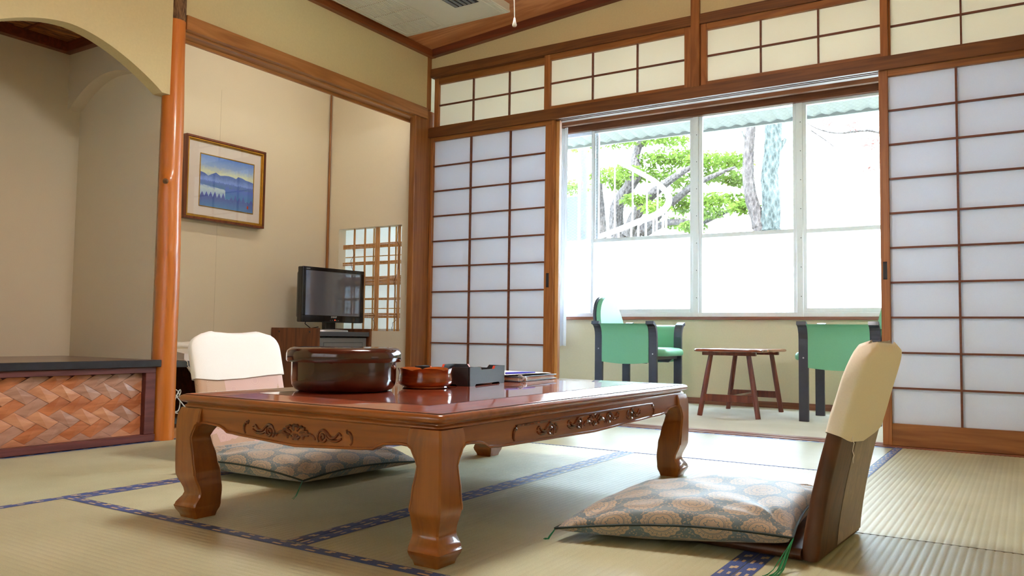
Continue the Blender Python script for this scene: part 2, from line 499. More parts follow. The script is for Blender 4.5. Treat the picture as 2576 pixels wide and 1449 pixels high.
def floral():
    n = NT('pink brown chrysanthemum cloth')
    v = n.coord('Object')
    vd = n.voro(v, 13); 
    vn = n.t.nodes.new('ShaderNodeTexVoronoi'); n.t.links.new(v, vn.inputs['Vector']); vn.inputs['Scale'].default_value = 13
    g = n.noise(v, 240, 2, 0.6)
    f = n.m('FRACT', n.m('MULTIPLY', vn.outputs['Distance'], 24))
    sepn = n.t.nodes.new('ShaderNodeSeparateColor'); n.t.links.new(vn.outputs['Color'], sepn.inputs[0])
    base = n.ramp(sepn.outputs[0], [(0.0, srgb(186, 150, 122)), (0.4, srgb(206, 172, 150)), (0.6, srgb(206, 168, 158)), (1.0, srgb(170, 134, 104))], 'CONSTANT')
    c = n.mix(n.m('MULTIPLY', n.m('LESS_THAN', f, 0.35), 0.2), base, srgb(228, 206, 176))
    return n.pbr(c, 0.6, sheen=0.3)
M_FLORAL = floral()
M_CLOTH = plain('white cotton cover', srgb(240, 238, 232), 0.8, noise_amt=0.02, nscale=300, bump=0.05, sheen=0.2)
M_CREAM = plain('cream cotton cover', srgb(236, 229, 212), 0.8, noise_amt=0.03, nscale=300, bump=0.05, sheen=0.2)
M_GREEN = plain('green vinyl', srgb(112, 178, 140), 0.45, noise_amt=0.03, nscale=200, bump=0.05)
M_BLACKW = plain('dark blue black painted wood', srgb(50, 52, 66), 0.35, noise_amt=0.1, coat=0.2)
M_TEAK = wood('dark red brown table wood', srgb(84, 28, 18), srgb(128, 54, 36), 'z', 12, 0.3, 0.4)
M_TEAKT = wood('red brown table top', srgb(112, 46, 28), srgb(160, 84, 54), 'x', 12, 0.25, 0.6)
M_WALNUT = wood('walnut veneer', srgb(96, 52, 26), srgb(136, 80, 44), 'z', 12, 0.4, 0.1)
M_GREY = plain('grey painted metal', srgb(128, 134, 140), 0.45, noise_amt=0.03)
M_DGREY = plain('dark grey laminate', srgb(84, 92, 104), 0.4, noise_amt=0.04)
M_TVB = plain('black glossy plastic', srgb(16, 16, 20), 0.25, coat=0.3)
M_SCREEN = plain('screen glass with painted reflection', srgb(124, 132, 150), 0.05, 0.5, noise_amt=0.01, coat=1.0)  # pale grey base stands in for bright reflections on the dark glass
M_SILVER = plain('silver plastic', srgb(190, 192, 196), 0.35, 0.4)
M_WHITE = plain('white plastic', srgb(226, 228, 224), 0.45, noise_amt=0.02)
M_PHONE = plain('beige plastic', srgb(222, 214, 200), 0.45, noise_amt=0.02)
M_GOLD = plain('gold leaf', srgb(204, 156, 60), 0.3, 0.75, noise_amt=0.1)
M_FRAMEP = wood('red brown picture frame', srgb(92, 42, 20), srgb(132, 68, 36), 'z', 12, 0.35, 0.2)
M_MAT = plain('pinkish white mount board', srgb(246, 232, 230), 0.8, noise_amt=0.01)
M_AC = plain('cream white plastic', srgb(214, 214, 200), 0.5, noise_amt=0.015)
M_DARKP = plain('dark vent interior', srgb(44, 46, 52), 0.6)

# log post
def logmat():
    n = NT('glossy orange log')
    v = n.coord('Object', scale=(1, 1, 0.07))
    g = n.noise(v, 26, 5, 0.6, 1.5)
    z = n.xyz(n.coord('Object'))[2]
    c = n.ramp(g, [(0.22, srgb(166, 90, 20)), (0.45, srgb(200, 112, 32)), (0.75, srgb(208, 126, 48))])
    return n.pbr(c, 0.4, coat=0.45, coat_rough=0.14)
M_LOG = logmat()
M_BARKTOP = wood('grey brown bark', srgb(70, 44, 26), srgb(150, 112, 70), 'z', 26, 0.7, 0.0, 0.5, stretch=3)
M_PLATFORM = wood('polished platform board', srgb(84, 50, 34), srgb(112, 70, 48), 'y', 10, 0.3, 0.4)
M_MAROON = wood('maroon frame', srgb(84, 36, 34), srgb(116, 58, 54), 'y', 12, 0.5, 0.05)
M_WEAVES = [wood('woven bark strip %s' % k, a, b, 'y', 12, 0.35, 0.25, 0.15, stretch=6) for k, a, b in (
    ('reddish', srgb(164, 92, 52), srgb(206, 130, 84)), ('tan', srgb(184, 120, 84), srgb(216, 156, 118)), ('greyish', srgb(160, 114, 92), srgb(196, 150, 128)))]
def darkceil():
    n = NT('dark cedar alcove ceiling')
    v = n.coord('Object', scale=(1, 0.12, 1))
    g = n.noise(v, 12, 3, 0.5, 3.0)
    f = n.m('FRACT', n.m('MULTIPLY', g, 7))
    return n.pbr(n.ramp(f, [(0.40, srgb(84, 40, 20)), (0.52, srgb(176, 116, 60))]), 0.5)
M_DARKCEIL = darkceil()
M_BAMBOO = wood('split reed', srgb(184, 132, 78), srgb(220, 172, 114), 'z', 30, 0.5)
M_VINE = plain('dark vine', srgb(84, 54, 40), 0.7)
M_RUST = None

# ================================================================== SETTING
FX0, FX1, FY1 = -3.36, 0.42, 4.24
YB = -1.9     # back wall behind the camera

# floor with tatami
floor = MB().box(-4.5, 0.42, YB, 6.05, -0.12, -0.03).build('floor', M_DARKTRIM, kind='structure')
RIB = 0.0183
def tatami(x0, x1, y0, y1, along, borders):
    """borders: set of sides with a cloth band: 'l','r','n','f'"""
    BW = 0.0355
    mb = MB()
    gap = 0.0008
    X0, X1, Y0, Y1 = x0 + gap, x1 - gap, y0 + gap, y1 - gap
    if along == 'y':
        a0, a1, b0, b1 = X0, X1, Y0, Y1
    else:
        a0, a1, b0, b1 = Y0, Y1, X0, X1
    k = max(1, round((a1 - a0) / RIB))
    prof = [(a0, -0.03)]
    for i in range(k):
        s = a0 + (a1 - a0) * i / k; w = (a1 - a0) / k
        for t, h in ((0.0, -0.0009), (0.14, -0.0002), (0.35, 0.0002), (0.65, 0.0002), (0.86, -0.0001)):
            prof.append((s + t * w, h))
    prof.append((a1, -0.0016)); prof.append((a1, -0.03))
    if along == 'y':
        ra = [(a, b0, h) for a, h in prof]; rb = [(a, b1, h) for a, h in prof]
    else:
        ra = [(b0, a, h) for a, h in prof]; rb = [(b1, a, h) for a, h in prof]
    mb.loops([ra, rb])
    t = mb.build('tatami_mat', M_TATAMI[along], floor, smooth=True, angle=60)
    for sd in borders:
        m2 = MB()
        e = 0.0
        if sd == 'l': q = (X0 + e, X0 + BW, Y0, Y1)
        if sd == 'r': q = (X1 - BW, X1 - e, Y0, Y1)
        if sd == 'n': q = (X0, X1, Y0 + e, Y0 + BW)
        if sd == 'f': q = (X0, X1, Y1 - BW, Y1 - e)
        vert = sd in 'lr'
        if vert:
            fn = lambda u, v, q=q: (q[0] + (q[1] - q[0]) * v, q[2] + (q[3] - q[2]) * u, 0.0014 - 0.0012 * (abs(2 * v - 1) ** 6))
            L = q[3] - q[2]
        else:
            fn = lambda u, v, q=q: (q[0] + (q[1] - q[0]) * u, q[2] + (q[3] - q[2]) * v, 0.0014 - 0.0012 * (abs(2 * v - 1) ** 6))
            L = q[1] - q[0]
        m2.grid(24, 6, fn, uvfn=lambda u, v, L=L: (u * L, v))
        m2.build('border_strip', M_BORDER, t, smooth=True, fix=True)
    return t
W = 0.957
tatami(FX0, -2.414, YB, 0.44, 'y', 'lr')
tatami(FX0, -2.414, 0.44, 2.36, 'y', 'lr')
tatami(FX0, -2.414, 2.36, 4.19, 'y', 'lr')
tatami(-2.414, -0.538, 0.43, 1.386, 'x', 'f')
tatami(-2.414, -0.538, -0.53, 0.43, 'x', 'f')
tatami(-2.414, -0.538, YB, -0.53, 'x', 'f')
tatami(-2.414, -1.480, 1.386, 3.285, 'y', 'lr')
tatami(-1.480, -0.538, 1.386, 3.285, 'y', 'lr')
tatami(-2.414, -0.538, 3.285, 4.19, 'x', 'f')
tatami(-0.538, 0.42, 2.295, 4.19, 'y', 'l')
tatami(-0.538, 0.42, 0.40, 2.295, 'y', 'l')
tatami(-0.538, 0.42, YB, 0.40, 'y', 'l')
box(-2.414, -0.538, 3.277, 3.286, -0.01, 0.0012, 'border_strip', M_BORDER_PLAIN, floor)

for (x0, x1, y) in ((-0.538, 0.42, 2.295), (-0.538, 0.42, 0.40), (FX0, -2.414, 2.36), (FX0, -2.414, 0.44)):
    box(x0, x1, y - 0.0016, y + 0.0016, -0.01, 0.0006, 'joint_line', M_JOINT, floor)
# threshold with grooves
thr = MB()
for (y0, y1, z1) in ((4.192, 4.235, 0.004), (4.235, 4.250, -0.003), (4.250, 4.262, 0.004), (4.262, 4.277, -0.003), (4.277, 4.335, 0.004)):
    thr.box(-3.43, 0.42, y0, y1, -0.03, z1)
thr.build('threshold', M_SILL, floor)
box(-4.42, 0.42, 4.335, 6.0, -0.03, 0.0, 'carpet', M_CARPET, floor)

# --- left wall (x = -3.36): plaster above beam, arch wall, corner post
def arch_poly(y0, y1, ztop, yc, zc, hw, zf, n=26, p=2.0):
    """wall outline in (y,z) with an arched lower edge from y0 to y1"""
    pts = [(y0, ztop), (y1, ztop), (y1, zf)]
    ys = [yc + hw - 2 * hw * i / n for i in range(n + 1)]
    for y in ys:
        t = (y - yc) / hw
        z = zf + (zc - zf) * (1 - abs(t) ** p) ** (1 / p * 1.0) if False else zf + (zc - zf) * math.sqrt(max(0, 1 - 0.92 * t * t)) - (zc - zf) * math.sqrt(0.08) * t * t
        pts.append((y, z))
    pts.append((y0, zf))
    return pts
wl = setting('wall_left')
MB().box(-3.41, -3.352, 2.358, 4.19, 1.99, 2.40).build('plaster_panel', M_WALL, wl)
# arch wall
mb = MB()
yc, hw, zf, zc = 1.80, 0.445, 1.590, 1.765
pts = [(2.272, 2.42), (2.272, 1.588), (2.232, 1.588)]
N = 30
for i in range(1, N):
    t = 1 - 2 * i / N
    z = zf + (zc - zf) * (1 - abs(t) ** 1.75)
    pts.append((yc + hw * 0.972 * t if t > 0 else yc + hw * t, z))
pts += [(yc - hw, 1.588), (YB, 1.588), (YB, 2.42)]
mb.prism(pts, lambda p: (-3.330, p[0], p[1]), lambda p: (-3.400, p[0], p[1]))
mb.build('arched_panel', M_WALL, wl)
# wall left of the alcove, out of frame
box(-3.40, -3.33, YB, 1.20, 0, 1.588, 'plaster_panel', M_WALL, wl)
# alcove box: back wall, side walls, ceiling
box(-4.16, -4.10, 1.14, 2.36, 0, 2.2, 'alcove_back_wall', M_PAPER_WALL, wl)
box(-4.10, -3.40, 1.14, 1.20, 0, 2.2, 'alcove_side_wall', M_PAPER_WALL, wl)
box(-4.10, -3.418, 2.287, 2.33, 0.0, 2.2, 'alcove_side_wall', M_PAPER_WALL, wl)
# furred upper part of the side wall with an arch
mb = MB(); pts = [(-4.10, 1.91), (-4.10, 1.615)]
for i in range(1, 24):
    t = -1 + 2 * i / 24
    pts.append((-3.735 + 0.365 * t, 1.60 + 0.150 * (1 - abs(t) ** 2.1)))
pts += [(-3.40, 1.615), (-3.40, 1.91)]
mb.prism(pts, lambda p: (p[0], 2.222, p[1]), lambda p: (p[0], 2.2869, p[1]))
mb.build('arched_panel', M_PAPER_WALL, wl)
box(-4.10, -3.40, 1.20, 2.2219, 1.945, 1.965, 'alcove_ceiling', M_DARKCEIL, wl)
box(-4.10, -4.06, 1.20, 2.2219, 1.895, 1.9449, 'ceiling_trim', M_DARKTRIM, wl)
box(-4.06, -3.40, 2.185, 2.2219, 1.895, 1.9449, 'ceiling_trim', M_DARKTRIM, wl)
box(-3.435, -3.40, 1.20, 2.185, 1.895, 1.9449, 'ceiling_trim', M_DARKTRIM, wl)
for k in range(3):
    yy = 1.45 + k * 0.26
    box(-4.06, -3.435, yy, yy + 0.012, 1.937, 1.9449, 'ceiling_batten', M_DARKTRIM, wl)
# recess: back wall, side wall with the window opening
XB = -4.214
wb = setting('wall_recess')
box(XB - 0.06, XB, 2.33, 4.24, 0, 2.42, 'wall_covering', M_PAPER_WALL, wb)
box(XB, -3.418, 2.3301, 2.345, 0.35, 2.42, 'side_panel', M_PAPER_WALL, wb)
box(XB + 0.0003, XB + 0.0012, 3.232, 3.2333, 0.4, 2.0, 'paper_seam', plain('seam shadow', srgb(200, 189, 166), 0.9), wb)
LX0, LX1, LZ0, LZ1, SY0, SY1 = -4.103, -3.527, 0.515, 1.229, 4.17, 4.24
wsd = setting('wall_side')
box(XB, LX0, SY0, SY1, 0, 2.42, 'wall_covering', M_PAPER_WALL, wsd)
box(LX1, -3.36, SY0, SY1, 0, 2.42, 'wall_covering', M_PAPER_WALL, wsd)
box(LX0, LX1, SY0, SY1, LZ1, 2.42, 'wall_covering', M_PAPER_WALL, wsd)
box(LX0, LX1, SY0, SY1, 0, LZ0, 'wall_covering', M_PAPER_WALL, wsd)
box(XB, -3.411, 2.345, 4.17, 2.40, 2.42, 'recess_ceiling', M_PAPER_WALL, wb)
# thin corner strip
t1 = MB().tube([(XB + 0.012, 4.160, z) for z in (0, .5, 1.0, 1.6, 2.4)], [0.010, .011, .010, .008, 0.006], 6).build('trim_1', M_TRIMZ, smooth=True, kind='structure')
# beam over the recess (nageshi): upper face band, lower soffit with a lip
MB().box(-3.372, -3.335, 2.352, 4.185, 1.925, 1.995, 0.002).box(-3.44, -3.372, 2.36, 4.17, 1.915, 1.93, 0.001).box(-3.452, -3.438, 2.36, 4.17, 1.900, 1.93, 0.001).build('trim_2', M_TRIMY, kind='structure')
# post under the beam next to the corner
box(-3.40, -3.352, 4.078, 4.169, 0, 1.93, 'trim_3', M_TRIMZ, kind='structure', bev=0.003)
box(-3.405, -3.357, 4.169, 4.30, 0, 1.99, 'trim_4', M_TRIMZ, kind='structure', bev=0.002)
box(-3.392, -3.350, 4.190, 4.235, 1.99, 2.40, 'trim_5', M_TRIMZ, kind='structure', bev=0.002)
# ceiling cornices
SL = 0.077
def zc_at(x): return 2.392 + SL * (x + 3.36)
box(-3.36, -3.318, YB, 4.24, 2.345, 2.392, 'trim_6', M_CORNICEY, kind='structure', bev=0.002)
MB().prism([(-3.36, -0.048), (0.42, -0.048), (0.42, 0.004), (-3.36, 0.004)], lambda p: (p[0], 4.198, zc_at(p[0]) + p[1]), lambda p: (p[0], 4.26, zc_at(p[0]) + p[1])).build('trim_7', M_DARKTRIM, kind='structure')
# ceiling boards
ceil = MB().prism([(-3.42, 0.012), (0.42, 0.012), (0.42, 0.03), (-3.42, 0.03)], lambda p: (p[0], YB, zc_at(p[0]) + p[1]), lambda p: (p[0], 4.3, zc_at(p[0]) + p[1])).build('ceiling', M_DARKTRIM, kind='structure')
yy = 4.26
seams = [4.26, 3.842, 3.393, 2.944, 2.495, 2.046, 1.597, 1.148, 0.699, 0.25, -0.199, -0.648, -1.097, -1.546, YB]
for a, b in zip(seams[:-1], seams[1:]):
    MB().prism([(-3.36, 0.0), (0.42, 0.0), (0.42, 0.011), (-3.36, 0.011)], lambda p: (p[0], a - 0.003, zc_at(p[0]) + p[1]), lambda p: (p[0], b + 0.003, zc_at(p[0]) + p[1])).build('ceiling_board', M_CEIL, ceil)
# roof and outer shell
box(-4.6, 0.6, YB - 0.1, 6.95, 2.82, 2.95, 'roof_slab', M_OUT, ceil)
wr = setting('wall_right')
box(0.42, 0.50, YB, 6.9, -0.1, 2.82, 'plaster_panel', M_WALL, wr)
wbk = setting('wall_back')
box(-4.5, -3.2, YB - 0.08, YB, -0.1, 2.82, 'plaster_panel', M_WALL, wbk)
box(0.3, 0.5, YB - 0.08, YB, -0.1, 2.82, 'plaster_panel', M_WALL, wbk)
box(-3.2, 0.3, YB - 0.08, YB, -0.1, 0.35, 'plaster_panel', M_WALL, wbk)
box(-3.2, 0.3, YB - 0.08, YB, 2.25, 2.82, 'plaster_panel', M_WALL, wbk)
box(-4.6, -4.42, YB, 6.9, -0.1, 2.82, 'outer_wall', M_OUT, wl)

# --- shoji wall
wf = setting('wall_front')
MB().prism([(-3.36, 2.272), (0.42, 2.272), (0.42, 2.70), (-3.36, 2.37)], lambda p: (p[0], 4.235, p[1]), lambda p: (p[0], 4.30, p[1])).build('plaster_panel', M_WALL, wf)
box(-4.42, -3.40, 4.2401, 4.30, 0, 2.6, 'plaster_panel', M_WALL, wf) if False else None
KX0, KX1 = -3.357, 0.42
# upper track beam, lower track beam (with grooves underneath)
box(KX0, KX1, 4.222, 4.315, 2.215, 2.272, 'trim_8', M_TRIM, kind='structure', bev=0.002)
kb = MB()
kb.box(KX0, KX1, 4.218, 4.32, 1.822, 1.868, 0.0)
for (a, b) in ((4.218, 4.240), (4.254, 4.266), (4.280, 4.32)):
    kb.box(KX0, KX1, a, b, 1.806, 1.8221)
kb.build('trim_9', M_TRIM, kind='structure')
box(KX0, KX1, 4.226, 4.318, 1.868, 1.874, 'trim_10', M_TRIM, kind='structure')
# uprights between the high windows
box(-1.536, -1.487, 4.214, 4.325, 1.868, 2.53, 'trim_11', M_TRIMZ, kind='structure', bev=0.002)
WN = [0]
def shoji(name, x0, x1, z0, z1, y, th, stile, top, bot, cols, rows, paper, kindlabel, barw=0.009, px0=None, px1=None):
    root = setting(name)
    box(x0, x0 + stile, y, y + th, z0, z1, 'stile', M_FRAME, root, bev=0.0015)
    box(x1 - stile, x1, y, y + th, z0, z1, 'stile', M_FRAME, root, bev=0.0015)
    box(x0 + stile, x1 - stile, y + 0.001, y + th - 0.001, z1 - top, z1, 'rail', M_FRAMEX, root, bev=0.0015)
    box(x0 + stile, x1 - stile, y + 0.001, y + th - 0.001, z0, z0 + bot, 'rail', M_FRAMEX, root, bev=0.0015)
    a, b, c, d = x0 + stile, x1 - stile, z0 + bot, z1 - top
    for i in range(1, cols):
        xx = a + (b - a) * i / cols
        box(xx - barw / 2, xx + barw / 2, y + 0.008, y + 0.022, c, d, 'muntin', M_BAR, root)
    for j in range(1, rows):
        zz = c + (d - c) * j / rows
        box(a, b, y + 0.0095, y + 0.021, zz - 0.0045, zz + 0.0045, 'muntin', M_BAR, root)
    for i in range(cols):
        for j in range(rows) if False else [0]:
            pass
    box(a - 0.002, b + 0.002, y + 0.0222, y + 0.0228, c - 0.002, d + 0.002, 'paper_sheet', paper, root)
    return root
# doors
d1 = shoji('door_1', -3.350, -2.402, 0.004, 1.822, 4.238, 0.028, 0.020, 0.040, 0.103, 3, 10, M_PAPER, '')
box(-2.464, -2.4221, 4.239, 4.265, 0.107, 1.782, 'stile', M_FRAME, d1)
d2 = shoji('door_2', -0.592, 0.36, 0.004, 1.822, 4.238, 0.028, 0.040, 0.046, 0.103, 3, 10, M_PAPER, '')
for (dd, xa) in ((d1, -2.448), (d2, -0.582)):
    MB().box(xa, xa + 0.018, 4.2365, 4.2375, 0.79, 0.875).box(xa, xa + 0.018, 4.2365, 4.2385, 0.79, 0.793).box(xa, xa + 0.018, 4.2365, 4.2385, 0.872, 0.875).build('finger_pull', M_DARKP, dd)
# paper-screened window added behind the camera as fill light for the room
shoji('added_fill_window_1', -3.2, -1.45, 0.35, 2.25, YB - 0.05, 0.028, 0.03, 0.04, 0.06, 6, 8, M_PAPERB, '')
shoji('added_fill_window_2', -1.45, 0.3, 0.35, 2.25, YB - 0.05, 0.028, 0.03, 0.04, 0.06, 6, 8, M_PAPERB, '')
# doors slid behind them
d3 = shoji('door_3', -3.35, -2.380, 0.004, 1.822, 4.267, 0.026, 0.030, 0.04, 0.103, 3, 10, M_PAPER, '')
box(-2.4098, -2.380, 4.2655, 4.2669, 0.004, 1.80, 'stile', M_PALEW, d3)
d4 = shoji('door_4', -0.580, 0.38, 0.004, 1.822, 4.267, 0.026, 0.030, 0.04, 0.103, 3, 10, M_PAPER, '')
# high windows
shoji('window_1', -3.345, -2.440, 1.875, 2.215, 4.262, 0.028, 0.034, 0.042, 0.014, 3, 2, M_PAPERC, '', 0.008)
shoji('window_2', -2.474, -1.538, 1.875, 2.215, 4.232, 0.028, 0.040, 0.036, 0.018, 3, 2, M_PAPERC, '', 0.008)
shoji('window_3', -1.485, -0.549, 1.875, 2.215, 4.232, 0.028, 0.033, 0.036, 0.018, 3, 2, M_PAPERC, '', 0.008)
shoji('window_4', -0.575, 0.40, 1.875, 2.215, 4.262, 0.028, 0.034, 0.036, 0.010, 3, 2, M_PAPERC, '', 0.008)

# --- veranda
VY = 6.0
vw = setting('wall_veranda')
box(-4.42, 0.42, VY, VY + 0.08, 0, 0.655, 'lower_wall', M_VWALL, vw)
box(-4.42, 0.42, VY, VY + 0.08, 2.30, 2.82, 'upper_wall', M_VWALL, vw)
box(-4.42, -3.46, VY, VY + 0.08, 0.655, 2.30, 'side_wall', M_VWALL, vw)
box(-4.42, 0.42, 4.30, VY, 2.42, 2.46, 'veranda_ceiling', M_VWALL, vw)
box(-4.42, -3.405, 4.2401, 4.2999, 2.02, 2.42, 'upper_panel', M_VWALL, vw) 
box(-4.42, 0.42, VY - 0.012, VY, 0.0, 0.045, 'baseboard_front', M_SILL, kind='structure')
box(-4.42, 0.42, VY - 0.03, VY, 0.635, 0.657, 'trim_12', M_SILL, kind='structure')
box(-4.42, 0.42, 5.84, 5.88, 2.235, 2.42, 'trim_13', M_HEAD, kind='structure')
box(-4.42, 0.42, 5.96, 5.999, 2.205, 2.30, 'trim_14', M_HEAD, kind='structure')

# aluminium window
w5 = setting('window_5')
WX = [-3.46, -3.02, -2.143, -1.369, -0.50, 0.42]
MB().box(-3.46, 0.42, VY + 0.0, VY + 0.07, 0.657, 0.690, 0.002).box(-3.46, 0.42, VY + 0.004, VY + 0.07, 2.205, 2.25, 0.002).build('outer_frame', M_ALU, w5)
def sash(x0, x1, y, zt, zb, zm, w5):
    s = 0.026
    box(x0, x0 + s, y, y + 0.028, zb, zt, 'sash_stile', M_ALU, w5, bev=0.002)
    box(x1 - s, x1, y, y + 0.028, zb, zt, 'sash_stile', M_ALU, w5, bev=0.002)
    box(x0 + s, x1 - s, y, y + 0.028, zb, zb + 0.030, 'sash_rail', M_ALU, w5, bev=0.002)
    box(x0 + s, x1 - s, y, y + 0.028, zt - 0.018, zt, 'sash_rail', M_ALU, w5, bev=0.002)
    box(x0 + s, x1 - s, y, y + 0.028, zm - 0.017, zm + 0.014, 'sash_rail', M_ALU, w5, bev=0.002)
    box(x0 + s, x1 - s, y + 0.012, y + 0.016, zb + 0.030, zm - 0.014, 'frosted_pane', M_FROST, w5)
    box(x0 + s, x1 - s, y + 0.012, y + 0.016, zm + 0.014, zt - 0.018, 'clear_pane', M_GLASS, w5)
sash(-3.455, -2.995, VY + 0.036, 2.205, 0.690, 1.288, w5)
sash(-3.045, -2.165, VY + 0.004, 2.205, 0.690, 1.288, w5)
sash(-2.120, -1.390, VY + 0.004, 2.222, 0.662, 1.278, w5)
sash(-1.348, -0.48, VY + 0.004, 2.205, 0.690, 1.272, w5)
sash(-0.52, 0.415, VY + 0.036, 2.205, 0.690, 1.272, w5)
for xm in (-2.143, -1.369):
    mm = MB().box(xm - 0.0225, xm + 0.0225, VY - 0.006, VY + 0.035, 0.657, 2.25, 0.002)
    mo = mm.build('mullion', M_ALU, w5)
    sm = MB()
    for k in range(7):
        z = 0.80 + k * 0.21
        sm.box(xm + 0.006, xm + 0.012, VY - 0.0075, VY - 0.006, z, z + 0.006)
    sm.build('screw_heads', M_DGREY, mo, kind='stuff')

# ------------------------------------------------------------------ lattice window in the recess
w6 = setting('window_6')
def reed_bundle(axis, c, n, a0, a1, y, seed):
    rnd = random.Random(seed)
    mb = MB()
    for k in range(n):
        o = (k - (n - 1) / 2) * 0.0085
        pts = []
        for t in (0, .25, .5, .75, 1):
            w = rnd.uniform(-0.0015, 0.0015)
            p = a0 + (a1 - a0) * t
            pts.append((c + o + w, y, p) if axis == 'z' else (p, y, c + o + w))
        mb.tube(pts, 0.0042, 5)
    return mb.build('reed_bundle', M_BAMBOO, w6, smooth=True)
for i, (cx, n) in enumerate(((-3.985, 2), (-3.885, 2), (-3.770, 5), (-3.665, 2), (-3.575, 3))):
    reed_bundle('z', cx, n, LZ0, LZ1, 4.205, i)
for i, (cz, n) in enumerate(((1.105, 4), (0.985, 3), (0.862, 7), (0.735, 2), (0.62, 4))):
    reed_bundle('x', cz, n, LX0 - 0.0, LX1, 4.219, 20 + i)
for i, (x, z0, z1) in enumerate(((-3.99, 1.09, 0.83), (-3.575, 1.22, 0.93), (-3.59, 0.90, 0.60), (-3.78, 0.64, 0.52), (-3.60, 0.62, 0.52))):
    rnd = random.Random(40 + i)
    pts = [(x + rnd.uniform(-.02, .02), 4.196, z0 + (z1 - z0) * k / 6) for k in range(7)]
    MB().tube(pts, 0.0016, 5).build('vine', M_VINE, w6, smooth=True)
bk = MB()
for xx in (-3.842, -3.640):
    bk.box(xx - 0.004, xx + 0.004, 4.243, 4.252, LZ0 - 0.02, LZ1 + 0.02)
for zz in (0.67, 0.835, 1.035):
    bk.box(LX0 - 0.02, LX1 + 0.02, 4.243, 4.250, zz - 0.003, zz + 0.003)
bk.build('muntin_grid', M_PALEW, w6)
box(LX0 - 0.02, LX1 + 0.02, 4.2525, 4.2532, LZ0 - 0.02, LZ1 + 0.02, 'paper_sheet', M_PAPERL, w6)
box(LX0 - 0.02, LX1 + 0.02, 4.2535, 4.27, 0.50, 0.53, 'rail', M_FRAMEX, w6)

# ================================================================== ALCOVE
# natural log post
ring = []
post = thing('alcove_post', 'glossy orange natural log post with knots between the alcoves', 'post', (-3.36, 2.315, 0))
def log_r(z, a):
    r = 0.052 - 0.008 * max(0, (z - 1.0)) / 1.4
    r += 0.0012 * math.sin(2 * a + z * 3) + 0.0012 * math.sin(z * 9 + a)
    for (kz, ka, h) in ((1.19, -0.9, 0.010), (0.72, -2.2, 0.006), (0.86, -0.6, 0.005), (1.30, -2.6, 0.004)):
        da = (a - ka + math.pi) % (2 * math.pi) - math.pi
        r += h * math.exp(-((z - kz) / 0.025) ** 2 - (da / 0.45) ** 2)
    return r
def log_seg(z0, z1, n=60, m=44):
    rings = []
    for i in range(n + 1):
        z = z0 + (z1 - z0) * i / n
        cx = -3.365 + 0.004 * math.sin(z * 2.1)
        cy = 2.315 + 0.004 * math.sin(z * 1.7 + 1)
        rings.append([(cx + log_r(z, 2 * math.pi * k / m) * math.cos(2 * math.pi * k / m), cy + log_r(z, 2 * math.pi * k / m) * math.sin(2 * math.pi * k / m), z) for k in range(m)])
    return MB().loops(rings)
log_seg(0.0, 1.955, 110).build('trunk', M_LOG, post, smooth=True)
log_seg(1.955, 2.36, 20).build('bark_collar', M_BARKTOP, post, smooth=True, label='rough dark bark left on the top of the post')
MB().lathe([(0.002, 0.006), (0.009, 0.003), (0.013, -0.001), (0.016, -0.004)], n=14, M=Matrix.Translation((-3.332, 2.265, 1.185)) @ Matrix.Rotation(R(90), 4, 'X') @ Matrix.Rotation(R(20), 4, 'Y')).build('knot', M_BARKTOP, post, smooth=True)

# platform of the alcove
plat = thing('alcove_platform', 'raised alcove platform with woven bark front and black-edged board', 'platform', (-3.36, 1.7, 0))
box(-4.099, -3.345, 1.205, 2.262, 0.336, 0.366, 'board', M_PLATFORM, plat)
box(-3.345, -3.322, 1.205, 2.278, 0.334, 0.3665, 'board_edge', M_BLACKEDGE, plat, bev=0.003, label='chipped black lacquered edge of the board')
box(-3.37, -3.338, 1.205, 2.262, 0.308, 0.3339, 'frame_rail', M_MAROON, plat, bev=0.002)
box(-3.37, -3.330, 1.205, 2.262, 0.004, 0.034, 'frame_rail', M_MAROON, plat, bev=0.002)
box(-3.37, -3.338, 2.212, 2.262, 0.034, 0.308, 'frame_upright', M_MAROON, plat, bev=0.002)
box(-3.40, -3.375, 1.205, 2.212, 0.034, 0.308, 'backing_panel', M_MAROON, plat)
